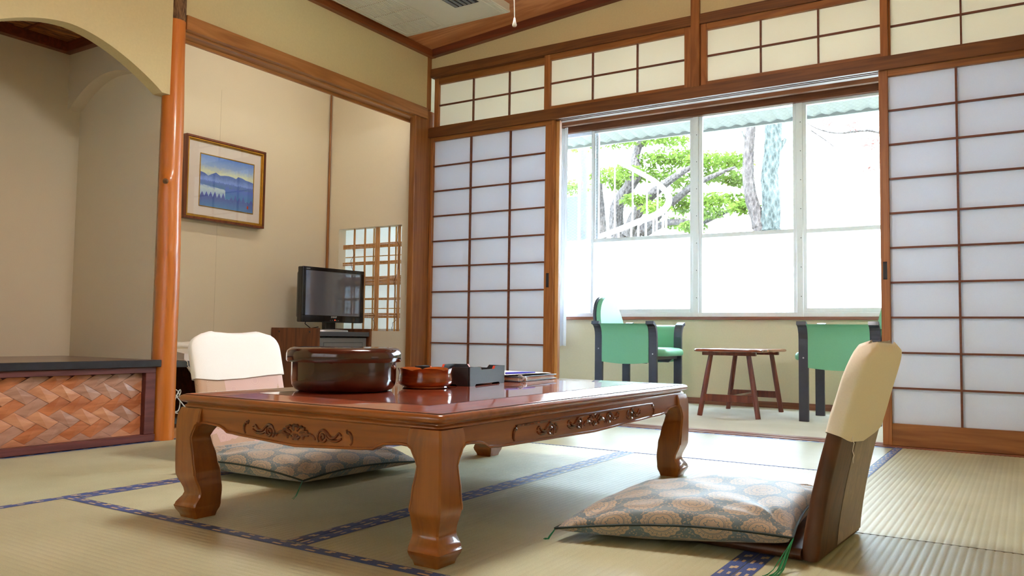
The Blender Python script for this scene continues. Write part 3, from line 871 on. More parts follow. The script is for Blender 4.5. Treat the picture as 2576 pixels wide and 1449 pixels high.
# woven strips, a 2/2 twill of lozenges
PY0, PY1, PZ0, PZ1 = 1.40, 2.212, 0.034, 0.308
s_, ca, sa = 0.052, math.cos(R(30)), math.sin(R(30))
def clip(poly, ax, val, keep_less):
    out = []
    for i in range(len(poly)):
        p, q = poly[i], poly[(i + 1) % len(poly)]
        ip = (p[ax] <= val) if keep_less else (p[ax] >= val)
        iq = (q[ax] <= val) if keep_less else (q[ax] >= val)
        if ip: out.append(p)
        if ip != iq:
            t = (val - p[ax]) / (q[ax] - p[ax])
            out.append((p[0] + (q[0] - p[0]) * t, p[1] + (q[1] - p[1]) * t))
    return out
done = set()
rnd = random.Random(3)
for i in range(-30, 40):
    for j in range(-40, 30):
        k = (i - j) % 4
        if k == 0:
            a0, a1, b0, b1, typ = i, i + 2, j, j + 1, 0
        elif k == 2:
            a0, a1, b0, b1, typ = i, i + 1, j - 1, j + 1, 1
        else:
            continue
        g = 0.012
        cs = [(a0 + g, b0 + g), (a1 - g, b0 + g), (a1 - g, b1 - g), (a0 + g, b1 - g)]
        poly = [(PY0 + (u + v) * s_ * ca, 0.17 + (u - v) * s_ * sa) for u, v in cs]
        pre = poly
        for ax, val, kl in ((0, PY0, False), (0, PY1, True), (1, PZ0, False), (1, PZ1, True)):
            if poly: poly = clip(poly, ax, val, kl)
        if len(poly) < 3: continue
        area = abs(sum(poly[q][0] * poly[(q + 1) % len(poly)][1] - poly[(q + 1) % len(poly)][0] * poly[q][1] for q in range(len(poly)))) / 2
        if area < 2e-4: continue
        cy_ = sum(p[0] for p in pre) / 4; cz_ = sum(p[1] for p in pre) / 4
        dirv = (ca, sa) if typ == 0 else (ca, -sa)
        def fx(p, base, amp=0.004):
            t = ((p[0] - cy_) * dirv[0] + (p[1] - cz_) * dirv[1]) / s_
            return base - amp * t * t
        cen = (sum(p[0] for p in poly) / len(poly), sum(p[1] for p in poly) / len(poly))
        mb = MB()
        bx = -3.366
        vc = mb.bm.verts.new((fx(cen, bx), cen[0], cen[1]))
        vo = [mb.bm.verts.new((fx(p, bx), p[0], p[1])) for p in poly]
        vb = [mb.bm.verts.new((-3.375, p[0], p[1])) for p in poly]
        n_ = len(poly)
        for q in range(n_):
            mb.bm.faces.new((vc, vo[q], vo[(q + 1) % n_])); mb.bm.faces.new((vo[q], vb[q], vb[(q + 1) % n_], vo[(q + 1) % n_]))
        mb.build('woven_strip', M_WEAVES[(0 if typ == 0 else 1) if rnd.random() < 0.75 else 2], plat)

# recess base: raised floor, shelf
rb = thing('recess_floor_board', 'low black-edged board on a wooden sill at the foot of the recess', 'board', (-3.6, 3.2, 0))
box(-3.40, -3.355, 2.37, 4.077, 0.0, 0.046, 'sill', M_TRIMY, rb, bev=0.002)
box(-4.21, -3.401, 2.35, 4.165, 0.062, 0.09, 'board', M_PLATFORM, rb)
box(-3.400, -3.388, 2.37, 4.077, 0.060, 0.092, 'board_edge', M_BLACKEDGE, rb, bev=0.002)
box(-4.21, -3.42, 2.35, 4.165, 0.0, 0.0619, 'riser', M_DARKTRIM, rb)
sh = thing('low_shelf', 'low black-edged shelf in the recess behind the left floor chair', 'shelf', (-3.8, 2.7, 0.35))
box(-4.213, -3.400, 2.346, 2.93, 0.328, 0.354, 'board', M_PLATFORM, sh)
box(-3.400, -3.386, 2.372, 2.93, 0.326, 0.356, 'board_edge', M_BLACKEDGE, sh, bev=0.002)
box(-4.213, -3.95, 2.346, 2.93, 0.0901, 0.3279, 'back_panel', M_DARKTRIM, sh)
box(-3.95, -3.41, 2.90, 2.93, 0.0901, 0.3279, 'side_panel', M_DARKTRIM, sh)

# telephone on the shelf
ph = thing('telephone', 'beige telephone with a coiled cord on the recess shelf', 'telephone', (-3.52, 2.56, 0.354))
pm = MB()
pm.prism([(0, 0), (0.17, 0), (0.17, 0.035), (0.02, 0.055), (0, 0.045)], lambda p: (-3.60 + p[0], 2.47, 0.3545 + p[1]), lambda p: (-3.60 + p[0], 2.64, 0.3545 + p[1]))
pm.build('base', M_PHONE, ph)
MB().tube([(-3.585, 2.455, 0.418), (-3.58, 2.48, 0.428), (-3.575, 2.555, 0.430), (-3.57, 2.63, 0.428), (-3.565, 2.655, 0.418)], [0.018, 0.02, 0.013, 0.02, 0.018], 10).build('handset', M_PHONE, ph, smooth=True)
coil = []
for k in range(160):
    t = k / 159
    cx = -3.385 + 0.02 * t; cy = 2.455 + 0.11 * t; cz = 0.325 - 0.055 * math.sin(t * math.pi) + 0.01
    coil.append((cx + 0.006 * math.cos(k * 0.9), cy, cz + 0.006 * math.sin(k * 0.9)))
coil = [(-3.46, 2.45, 0.360), (-3.40, 2.45, 0.361), (-3.378, 2.452, 0.352)] + coil
MB().tube(coil, 0.0022, 5).build('coiled_cord', M_PHONE, ph, smooth=True)
# loose cable below
cb = []
for k in range(90):
    t = k / 89 * 6 * math.pi
    cb.append((-3.47 + 0.012 * math.sin(t * 0.37), 2.44 + 0.03 * math.sin(t) + 0.02 * math.sin(t * 0.3), 0.155 + 0.055 * math.cos(t * 0.83) + 0.012 * math.sin(t * 2.1)))
cb = [(-3.43, 2.52, 0.094)] + cb + [(-3.44, 2.5, 0.094), (-3.46, 2.56, 0.0935)]
tag(MB().tube(cb, 0.0028, 5).build('power_cord', M_WHITE, smooth=True), 'tangled white cord under the recess shelf beside the log post', 'cord')

# strip lamp behind the beam, washing the recess walls
sl = thing('strip_lamp', 'slim strip lamp hidden behind the beam over the recess', 'lamp', (-3.44, 3.2, 2.1))
box(-3.445, -3.412, 2.55, 4.0, 2.11, 2.14, 'housing', M_WHITE, sl)
ns = NT('lit strip lamp tube')
MB().tube([(-3.432, 2.58, 2.095), (-3.432, 3.97, 2.095)], 0.012, 10).build('tube', ns.pbr((0.9, 0.9, 0.88), 0.6, emis=(1.0, 0.95, 0.91), estr=9.5), sl, smooth=True)
# picture
pic = thing('framed_picture', 'framed landscape picture of a blue lake and hills in the recess', 'picture', (XB, 3.26, 1.42))
PYa, PYb, PZa, PZb = 2.957, 3.548, 1.163, 1.662
pxf = XB + 0.060
def frame_ring(y0, y1, z0, z1, w, xf0, xf1, name, mat):
    mb = MB()
    mb.box(xf0, xf1, y0, y1, z1 - w, z1, 0.002).box(xf0, xf1, y0, y1, z0, z0 + w, 0.002)
    mb.box(xf0, xf1, y0, y0 + w, z0 + w, z1 - w, 0.002).box(xf0, xf1, y1 - w, y1, z0 + w, z1 - w, 0.002)
    return mb.build(name, mat, pic)
frame_ring(PYa, PYb, PZa, PZb, 0.014, XB + 0.002, pxf, 'outer_frame', M_FRAMEP)
frame_ring(PYa + 0.014, PYb - 0.014, PZa + 0.014, PZb - 0.014, 0.009, XB + 0.01, pxf - 0.004, 'gold_liner', M_GOLD)
frame_ring(PYa + 0.023, PYb - 0.023, PZa + 0.023, PZb - 0.023, 0.007, XB + 0.01, pxf - 0.012, 'gold_liner', M_GOLD)
box(XB + 0.012, XB + 0.0426, PYa + 0.03, PYb - 0.03, PZa + 0.03, PZb - 0.03, 'mount_board', M_MAT, pic)
IY0, IY1, IZ0, IZ1 = 3.068, 3.462, 1.252, 1.562
frame_ring(IY0 - 0.006, IY1 + 0.006, IZ0 - 0.006, IZ1 + 0.006, 0.006, XB + 0.0428, XB + 0.0455, 'gold_fillet', M_GOLD)
def vgrad(name, stops, z0, z1):
    n = NT(name)
    z = n.xyz(n.coord('Object'))[2]
    f = n.m('DIVIDE', n.m('SUBTRACT', z, z0 - 1.42), z1 - z0)
    g = n.noise(n.coord('Object'), 60, 3)
    f = n.m('ADD', f, n.m('MULTIPLY', n.m('SUBTRACT', g, 0.5), 0.12))
    return n.pbr(n.ramp(f, stops), 0.7)
paint = MB().box(XB + 0.0428, XB + 0.0432, IY0, IY1, IZ0, IZ1).build('painting', vgrad('painted sky', [(0.0, srgb(120, 170, 255)), (0.55, srgb(170, 210, 255)), (0.68, srgb(240, 246, 226)), (0.82, srgb(160, 194, 255)), (1.0, srgb(112, 156, 255))], IZ0, IZ1), pic)
H = IZ1 - IZ0
def layer(pts, xo, name, mat):
    pl = [(IY0 + (IY1 - IY0) * u, IZ0 + H * v) for u, v in pts]
    MB().prism(pl, lambda p: (XB + 0.0432 + xo, p[0], p[1]), lambda p: (XB + 0.0432 + xo - 0.0003, p[0], p[1])).build(name, mat, paint)
mts = [(0, .66), (.08, .64), (.14, .60), (.20, .64), (.28, .69), (.36, .64), (.44, .66), (.52, .67), (.60, .66), (.66, .64), (.70, .69), (.78, .68), (.85, .65), (.92, .64), (1, .62), (1, .35), (0, .35)]
layer(mts, 0.0006, 'hill_layer', vgrad('painted hills', [(0.38, srgb(140, 176, 255)), (0.52, srgb(140, 172, 255)), (0.62, srgb(96, 128, 220))], IZ0, IZ1))
def treeline(base, amp, n, u0, u1, seed, bottom):
    r = random.Random(seed); pts = []
    for k in range(n):
        u = u0 + (u1 - u0) * k / n; w = (u1 - u0) / n
        h = base + r.uniform(0, amp)
        pts += [(u, base - 0.01), (u + w * 0.5, h)]
    pts += [(u1, base), (u1, bottom), (u0, bottom)]
    return pts
layer(treeline(.50, .03, 30, 0, 1, 1, .36), 0.0012, 'forest_layer', vgrad('painted far forest', [(0.36, srgb(80, 130, 190)), (0.52, srgb(104, 132, 232))], IZ0, IZ1))
layer([(0, .42), (.45, .38), (.5, .30), (.62, .25), (.45, .18), (.0, .18)], 0.0018, 'lake_layer', vgrad('painted lake', [(0.2, srgb(170, 206, 250)), (0.36, srgb(214, 236, 255)), (0.42, srgb(120, 156, 240))], IZ0, IZ1))
layer(treeline(.42, .05, 16, .46, 1, 2, .2), 0.0024, 'forest_layer', vgrad('painted shore forest', [(0.2, srgb(74, 146, 214)), (0.45, srgb(98, 120, 236))], IZ0, IZ1))
layer(treeline(.20, .12, 13, 0, 1, 5, 0.0), 0.0030, 'forest_layer', vgrad('painted near forest', [(0.0, srgb(90, 144, 216)), (0.2, srgb(84, 104, 200)), (0.35, srgb(88, 96, 226))], IZ0, IZ1))
layer([(.88, .07), (.91, .07), (.91, .13), (.88, .13)], 0.0036, 'red_seal', M_RED)
box(pxf - 0.0105, pxf - 0.0095, PYa + 0.02, PYb - 0.02, PZa + 0.02, PZb - 0.02, 'glass_pane', M_CLEAR, pic)

# cabinet and TV
cab = thing('television_cabinet', 'low walnut-sided cabinet with a grey metal door under the television', 'cabinet', (-3.98, 3.95, 0.09))
CX0, CX1, CY0, CY1 = -4.20, -3.77, 3.672, 4.166
box(CX0, CX1, CY0, CY0 + 0.016, 0.0905, 0.528, 'side_panel', M_WALNUT, cab, bev=0.001)
box(CX0, CX1, CY1 - 0.016, CY1, 0.0905, 0.528, 'side_panel', M_WALNUT, cab, bev=0.001)
box(CX0, CX0 + 0.012, CY0 + 0.016, CY1 - 0.016, 0.0905, 0.52, 'back_panel', M_WALNUT, cab)
box(CX0 + 0.012, CX1 - 0.006, CY0 + 0.0165, CY1 - 0.0165, 0.476, 0.506, 'top_shelf', M_DGREY, cab, bev=0.002)
safe = box(-4.17, -3.80, 3.71, 4.148, 0.26, 0.468, 'metal_box', M_GREY, cab, bev=0.003)
MB().box(-3.800, -3.795, 3.724, 4.135, 0.272, 0.456, 0.0015).build('door', M_GREY, cab)
MB().box(-3.795, -3.7935, 3.742, 4.105, 0.290, 0.438).build('door_panel', M_DGREY, cab)
MB().box(-3.7935, -3.792, 3.748, 4.099, 0.296, 0.432).build('door_inset', M_GREY, cab)
box(-4.17, -3.80, 3.70, 4.148, 0.10, 0.25, 'drawer_unit', M_DGREY, cab, bev=0.003)
for xx in (-4.125, -3.845):
    MB().lathe([(0.0065, 0.0), (0.0065, 0.0012), (0.005, 0.0015)], n=10, M=Matrix.Translation((xx, CY0, 0.503)) @ Matrix.Rotation(R(90), 4, 'X')).build('screw_cap', M_DARKP, cab)

TVR = R(-4)
tv = thing('television', 'small black flat television on a grey stand on the cabinet', 'television', (-3.90, 3.90, 0.506), TVR)
# local frame: +x is out of the screen, y along the screen
def tvpart(mb, name, mat, **k):
    return mb.build(name, mat, tv, world=False, **k)
tvpart(MB().lathe([(0.005, 0), (0.115, 0), (0.112, 0.010), (0.04, 0.016), (0.005, 0.017)], n=40, M=Matrix.Diagonal((0.75, 1.25, 1, 1))), 'stand_base', M_SILVER, smooth=True)
tvpart(MB().box(-0.03, 0.01, -0.045, 0.045, 0.014, 0.075, 0.006), 'neck', M_TVB)
body = MB().box(-0.015, 0.032, -0.262, 0.262, 0.060, 0.415, 0.006, seg=2)
body.box(-0.062, -0.014, -0.235, 0.235, 0.085, 0.39, 0.015, seg=2)
body.box(-0.075, -0.06, -0.18, -0.10, 0.14, 0.165, 0.003).box(-0.075, -0.06, -0.18, -0.10, 0.27, 0.295, 0.003)
tvpart(body, 'housing', M_TVB)
tvpart(MB().box(0.0322, 0.0332, -0.236, 0.236, 0.105, 0.392), 'screen', M_SCREEN)
bz = MB()
for q in ((-0.262, 0.262, 0.392, 0.415), (-0.262, 0.262, 0.062, 0.105), (-0.262, -0.236, 0.105, 0.392), (0.236, 0.262, 0.105, 0.392)):
    bz.box(0.0322, 0.038, q[0], q[1], q[2], q[3], 0.0015)
bezel = tvpart(bz, 'bezel', M_TVB)
n = NT('red indicator light')
M_LED = n.pbr((0.8, 0.02, 0.01), 0.4, emis=(1, 0.03, 0.01), estr=3)
tvpart(MB().box(0.038, 0.0388, 0.008, 0.014, 0.074, 0.078), 'indicator_light', M_LED)
kn = MB()
for k in range(5):
    kn.box(0.038, 0.0385, -0.03 + k * 0.017, -0.026 + k * 0.017, 0.073, 0.075)
tvpart(kn, 'buttons', M_SILVER, kind='stuff')
def text_mesh(txt, size, name, mat, parent, M, ext=0.0005):
    cu = bpy.data.curves.new('t', 'FONT'); cu.body = txt; cu.size = size; cu.extrude = ext
    cu.align_x = 'CENTER'; cu.align_y = 'CENTER'; cu.resolution_u = 2
    to = bpy.data.objects.new('t', cu); COL.objects.link(to)
    dg = bpy.context.evaluated_depsgraph_get()
    me = bpy.data.meshes.new_from_object(to.evaluated_get(dg))
    bpy.data.objects.remove(to); bpy.data.curves.remove(cu)
    me.transform(M)
    me.materials.clear(); me.materials.append(mat)
    me.name = name
    o = bpy.data.objects.new(name, me); COL.objects.link(o); o.parent = parent; WM[o] = WM[parent].copy()
    return o
Mt = Matrix.Translation((0.0388, 0.0, 0.094)) @ Matrix.Rotation(R(90), 4, 'Z') @ Matrix.Rotation(R(90), 4, 'X')
text_mesh('SHARP', 0.017, 'lettering', M_SILVER, tv, Mt)
text_mesh('AQUOS', 0.009, 'lettering', M_SILVER, tv, Matrix.Translation((0.0388, -0.222, 0.402)) @ Matrix.Rotation(R(90), 4, 'Z') @ Matrix.Rotation(R(90), 4, 'X'))
tvpart(MB().tube([(-0.05, -0.15, 0.10), (-0.055, -0.16, 0.05), (-0.07, -0.10, 0.02), (-0.09, -0.02, 0.03)], 0.003, 6), 'cable', M_TVB, smooth=True)

# ================================================================== LOW TABLE
TX0, TX1, TY0, TY1, TZ = -1.957, -1.056, 1.390, 2.885, 0.329
tb = thing('low_table', 'low varnished wooden table with carved aprons on the tatami mats', 'table', ((TX0 + TX1) / 2, (TY0 + TY1) / 2, 0))
# top: rounded-rectangle sections
def rrect(x0, x1, y0, y1, r, z, n=5):
    pts = []
    for (cx, cy, a0) in ((x1 - r, y0 + r, -90), (x1 - r, y1 - r, 0), (x0 + r, y1 - r, 90), (x0 + r, y0 + r, 180)):
        for k in range(n + 1):
            a = R(a0 + 90 * k / n)
            pts.append((cx + r * math.cos(a), cy + r * math.sin(a), z))
    return pts
prof = [(0.024, 0.290), (0.017, 0.2905), (0.013, 0.293), (0.011, 0.2965), (0.012, 0.300), (0.0155, 0.302), (0.016, 0.3045), (0.012, 0.3065), (0.006, 0.3085), (0.0015, 0.312), (0.0, 0.3165), (0.0005, 0.3205), (0.003, 0.3245), (0.007, 0.3265), (0.012, 0.3268)]
MB().loops([rrect(TX0 + i, TX1 - i, TY0 + i, TY1 - i, 0.016, z) for i, z in prof]).build('top_frame', M_TABLEX, tb, smooth=True, angle=50)
i = 0.011
MB().loops([rrect(TX0 + i, TX1 - i, TY0 + i, TY1 - i, 0.010, 0.3262), rrect(TX0 + i, TX1 - i, TY0 + i, TY1 - i, 0.010, 0.3276)]).build('edge_line', M_GROOVE, tb)
i = 0.014
MB().loops([rrect(TX0 + i, TX1 - i, TY0 + i, TY1 - i, 0.008, 0.3265), rrect(TX0 + i, TX1 - i, TY0 + i, TY1 - i, 0.008, 0.3286), rrect(TX0 + i + .001, TX1 - i - .001, TY0 + i + .001, TY1 - i - .001, 0.008, 0.3290)]).build('top_border', M_TOP, tb, smooth=True)
i = 0.150
MB().loops([rrect(TX0 + i, TX1 - i, TY0 + i, TY1 - i, 0.004, 0.3265), rrect(TX0 + i, TX1 - i, TY0 + i, TY1 - i, 0.004, 0.3294)]).build('inlay_line', M_GROOVE, tb)
i = 0.1525
MB().loops([rrect(TX0 + i, TX1 - i, TY0 + i, TY1 - i, 0.003, 0.3265), rrect(TX0 + i, TX1 - i, TY0 + i, TY1 - i, 0.003, 0.3298)]).build('top_panel', M_TOP, tb)
# legs
def interp(tab, z):
    for (z0, v0), (z1, v1) in zip(tab[:-1], tab[1:]):
        if z0 <= z <= z1:
            t = (z - z0) / (z1 - z0); t = t * t * (3 - 2 * t)
            return v0 + (v1 - v0) * t
    return tab[-1][1] if z > tab[-1][0] else tab[0][1]
OUT = [(0.0, 0.014), (0.032, 0.000), (0.034, 0.002), (0.066, 0.0185), (0.122, 0.001), (0.16, 0.0), (0.25, 0.0), (0.275, 0.002), (0.293, 0.008)]
INN = [(0.0, 0.080), (0.030, 0.089), (0.036, 0.089), (0.070, 0.0905), (0.115, 0.087), (0.165, 0.0775), (0.215, 0.066), (0.246, 0.080), (0.258, 0.095), (0.293, 0.095)]
zs = [0.0, 0.010, 0.022, 0.032, 0.034, 0.040, 0.048, 0.057, 0.066, 0.078, 0.090, 0.104, 0.116, 0.126, 0.145, 0.17, 0.195, 0.215, 0.228, 0.240, 0.250, 0.257, 0.265, 0.275, 0.284, 0.293]
def leg_mesh(sx, sy):
    mb = MB(); rings = []
    cx = TX0 if sx < 0 else TX1; cy = TY0 if sy < 0 else TY1
    dx = 1 if sx < 0 else -1; dy = 1 if sy < 0 else -1
    for z in zs:
        o, w = interp(OUT, z), interp(INN, z)
        c = 0.004
        a = [(o + c, o), (w - c, o), (w, o + c), (w, w - c), (w - c, w), (o + c, w), (o, w - c), (o, o + c)]
        rings.append([(cx + dx * p, cy + dy * q, z) for p, q in a])
    mb.loops(rings)
    return mb
for sx in (-1, 1):
    for sy in (-1, 1):
        lg = leg_mesh(sx, sy).build('leg', M_TABLE, tb, smooth=True, angle=40)
        # beading along the inner edges of the outer faces
        cx = TX0 if sx < 0 else TX1; cy = TY0 if sy < 0 else TY1
        dx = 1 if sx < 0 else -1; dy = 1 if sy < 0 else -1
        zz = [z for z in zs if 0.112 <= z <= 0.262]
        MB().tube([(cx + dx * (interp(INN, z) - 0.004), cy + dy * (interp(OUT, z) + 0.0005), z) for z in zz], 0.0028, 6).build('beading', M_TABLE, lg, smooth=True)
        MB().tube([(cx + dx * (interp(OUT, z) + 0.0005), cy + dy * (interp(INN, z) - 0.004), z) for z in zz], 0.0028, 6).build('beading', M_TABLE, lg, smooth=True)
# aprons with shaped lower edges
def apron_z(t, L):
    d = min(t, L - t)
    s = [(0.0, 0.262), (0.006, 0.268), (0.030, 0.270), (0.085, 0.266), (0.105, 0.258), (0.118, 0.250), (0.128, 0.252), (0.150, 0.2495), (L / 2 - 0.30, 0.245), (L / 2, 0.240)]
    s = [q for q in s[:8]] + [(L / 2, 0.238)]
    for (a, va), (b, vb) in zip(s[:-1], s[1:]):
        if a <= d <= b:
            return va + (vb - va) * (d - a) / (b - a)
    return 0.24
def apron(P, name, mat, L, th=0.022):
    mb = MB()
    N = 70
    ts = [L * k / N for k in range(N + 1)]
    poly = [(0, 0.293), (L, 0.293)] + [(t, apron_z(t, L) - 0.016) for t in reversed(ts)]
    mb.prism(poly, lambda p: P(p[0], 0, p[1]), lambda p: P(p[0], th, p[1]))
    ap = mb.build(name, mat, tb)
    b2 = MB().tube([P(t, -0.001, apron_z(t, L) - 0.013) for t in ts], 0.0036, 6)
    b2.build('beading', mat, ap, smooth=True)
    return ap
# carving strokes in (u, v) in metres, u along apron, v up
def arc(cx, cy, r, a0, a1, n=10, ry=None):
    ry = ry or r
    return [(cx + r * math.cos(R(a0 + (a1 - a0) * k / n)), cy + ry * math.sin(R(a0 + (a1 - a0) * k / n))) for k in range(n + 1)]
def scroll(u, v, sgn, k=1.0):
    st = []
    st.append([(u + sgn * 0.060 * k, v + 0.004), (u + sgn * 0.052 * k, v + 0.009), (u + sgn * 0.042 * k, v - 0.001), (u + sgn * 0.030 * k, v - 0.003), (u + sgn * 0.020 * k, v + 0.006), (u + sgn * 0.010 * k, v + 0.013), (u - sgn * 0.002 * k, v + 0.010), (u - sgn * 0.007 * k, v)])
    st.append([(u + sgn * 0.060 * k, v - 0.002), (u + sgn * 0.050 * k, v - 0.008), (u + sgn * 0.038 * k, v - 0.010), (u + sgn * 0.026 * k, v - 0.008), (u + sgn * 0.018 * k, v - 0.002)])
    st.append([(u + sgn * q[0] * k, v + q[1]) for q in [(0.016, 0.004), (0.018, -0.004), (0.013, -0.012), (0.005, -0.013), (0.0, -0.006), (0.003, 0.001), (0.009, 0.002), (0.011, -0.004), (0.007, -0.006)]])
    st.append([(u - sgn * 0.007 * k, v + 0.002), (u - sgn * 0.008 * k, v - 0.008), (u - sgn * 0.004 * k, v - 0.016)])
    return st
def flower(u, v, K=1.45):
    st = []
    for a in (20, 55, 90, 125, 160):
        r0, r1 = 0.012, 0.024
        ca_, sa_ = math.cos(R(a)), math.sin(R(a))
        px, py = -sa_, ca_
        base = (u + r0 * ca_, v + r0 * sa_ * 0.8)
        tip = (u + r1 * ca_ * 1.25, v + r1 * sa_ * 0.85)
        st.append([(base[0] + px * 0.004, base[1] + py * 0.003), (tip[0] + px * 0.006, tip[1] + py * 0.004), tip, (tip[0] - px * 0.006, tip[1] - py * 0.004), (base[0] - px * 0.004, base[1] - py * 0.003)])
    for a in (35, 65, 90, 115, 145):
        ca_, sa_ = math.cos(R(a)), math.sin(R(a))
        st.append([(u + 0.003 * ca_, v - 0.009 + 0.003 * sa_), (u + 0.013 * ca_, v - 0.009 + 0.012 * sa_)])
    st.append(arc(u, v - 0.010, 0.006, 0, 180, 8, 0.005))
    for s in (-1, 1):
        st.append(arc(u + s * 0.032, v - 0.006, 0.014, 90 - s * 90 + 0, 90 + s * 100, 10, 0.011))
    return [[(u + (q[0] - u) * K, v - 0.004 + (q[1] - v) * 1.15) for q in sk] for sk in st]
def bracket(u, v, s):
    return [[(u + s * 0.016, v + 0.018), (u + s * 0.013, v + 0.010), (u + s * 0.008, v + 0.011), (u + s * 0.001, v + 0.004), (u - s * 0.001, v - 0.008), (u + s * 0.004, v - 0.017)]]
def smooth_line(pts, k=4):
    out = []
    for i in range(len(pts) - 1):
        p0, p1, p2, p3 = pts[max(i - 1, 0)], pts[i], pts[i + 1], pts[min(i + 2, len(pts) - 1)]
        for j in range(k):
            t = j / k
            out.append(tuple(0.5 * ((2 * p1[c]) + (-p0[c] + p2[c]) * t + (2 * p0[c] - 5 * p1[c] + 4 * p2[c] - p3[c]) * t * t + (-p0[c] + 3 * p1[c] - 3 * p2[c] + p3[c]) * t ** 3) for c in (0, 1)))
    out.append(pts[-1])
    return out
def carve(ap, P, strokes, r=0.0042, mat=None, nrm=(0, -1, 0)):
    mb = MB()
    for st in strokes:
        pl = smooth_line(st)
        n_ = len(pl)
        rr = [r * (0.55 + 0.45 * math.sin(math.pi * min(1, max(0, (k + 0.6) / n_)))) for k in range(n_)]
        mb.tube([P(p[0], -0.0006, p[1]) for p in pl], rr, 6)
    mb.build('carving', mat or M_CARVE, ap, smooth=True, label='dark carved flower and scroll relief')
AX0, AX1, AY0, AY1 = TX0 + 0.085, TX1 - 0.085, TY0 + 0.085, TY1 - 0.085
LXa, LYa = AX1 - AX0, AY1 - AY0
Pn = lambda t, d, z: (AX0 + t, TY0 + 0.012 + d, z)
Pf = lambda t, d, z: (AX0 + t, TY1 - 0.012 - d, z)
Pr = lambda t, d, z: (TX1 - 0.012 - d, AY0 + t, z)
Pl = lambda t, d, z: (TX0 + 0.012 + d, AY0 + t, z)
for P_, L_, mt in ((Pn, LXa, M_TABLEX), (Pf, LXa, M_TABLEX)):
    ap = apron(P_, 'apron', mt, L_)
    c = L_ / 2; v = 0.254
    carve(ap, P_, flower(c, v) + scroll(c - 0.084, v + 0.002, -1, 1.15) + scroll(c + 0.084, v + 0.002, 1, 1.15) + bracket(c - 0.185, v + 0.004, 1) + bracket(c + 0.185, v + 0.004, -1))
for P_, L_, mt in ((Pr, LYa, M_TABLEY), (Pl, LYa, M_TABLEY)):
    ap = apron(P_, 'apron', mt, L_)
    c = L_ / 2; v = 0.256
    stk = flower(c, v) + scroll(c - 0.088, v + 0.002, -1, 1.3) + scroll(c + 0.088, v + 0.002, 1, 1.3)
    for s in (-1, 1):
        uu = c + s * 0.25
        stk += scroll(uu, v, s, 1.3)
        stk.append([(uu - s * q[0], v + q[1]) for q in [(0.012, 0.010), (0.022, 0.008), (0.026, -0.002), (0.020, -0.011), (0.013, -0.006), (0.015, 0.002)]])
        stk += bracket(c + s * 0.44, v + 0.003, -s)
    stk.append([(c - 0.43, v + 0.021), (c - 0.2, v + 0.021), (c + 0.2, v + 0.021), (c + 0.43, v + 0.021)])
    carve(ap, P_, stk, 0.0046, M_CARVE)

# things on the table
T = TZ + 0.001
bxm = thing('lacquer_container', 'large round dark red-brown lacquer container with a lid on the table', 'container', (-1.722, 1.787, T))
MB().lathe([(0.004, 0.0), (0.128, 0.0), (0.142, 0.005), (0.151, 0.018), (0.153, 0.035), (0.153, 0.098), (0.004, 0.098)], (-1.722, 1.787, T), 72).build('body', M_LACQ, bxm, smooth=True, angle=45)
MB().lathe([(0.006, 0.0855), (0.166, 0.0855), (0.1685, 0.090), (0.1685, 0.108), (0.166, 0.117), (0.158, 0.124), (0.148, 0.127), (0.140, 0.1262), (0.006, 0.1262)], (-1.722, 1.787, T), 72).build('lid', M_LACQ, bxm, smooth=True, angle=45)
bw = thing('sweets_bowl', 'small flower-rimmed amber lacquer bowl beside the round container', 'bowl', (-1.612, 2.035, T))
nb = 72; rings = []
for (r, z) in [(0.004, 0.0), (0.068, 0.0), (0.072, 0.003), (0.071, 0.006), (0.082, 0.012), (0.0865, 0.022), (0.085, 0.026), (0.0855, 0.029), (0.083, 0.040), (0.082, 0.050), (0.086, 0.062), (0.0865, 0.0635), (0.083, 0.063), (0.077, 0.050), (0.080, 0.036), (0.078, 0.022), (0.05, 0.012), (0.004, 0.011)]:
    ring = []
    for k in range(nb):
        a = 2 * math.pi * k / nb
        lob = abs(math.sin(a * 2.5 + 0.4)) ** 0.5
        f = (z / 0.063) ** 1.5
        rr = r * (1 + 0.05 * (lob - 0.8) * f)
        zz = z - (1 - lob) * 0.010 * (1 if z > 0.055 else 0)
        ring.append((-1.612 + rr * math.cos(a), 2.035 + rr * math.sin(a), T + zz))
    rings.append(ring)
MB().loops(rings).build('bowl_body', M_BOWL, bw, smooth=True, angle=60)
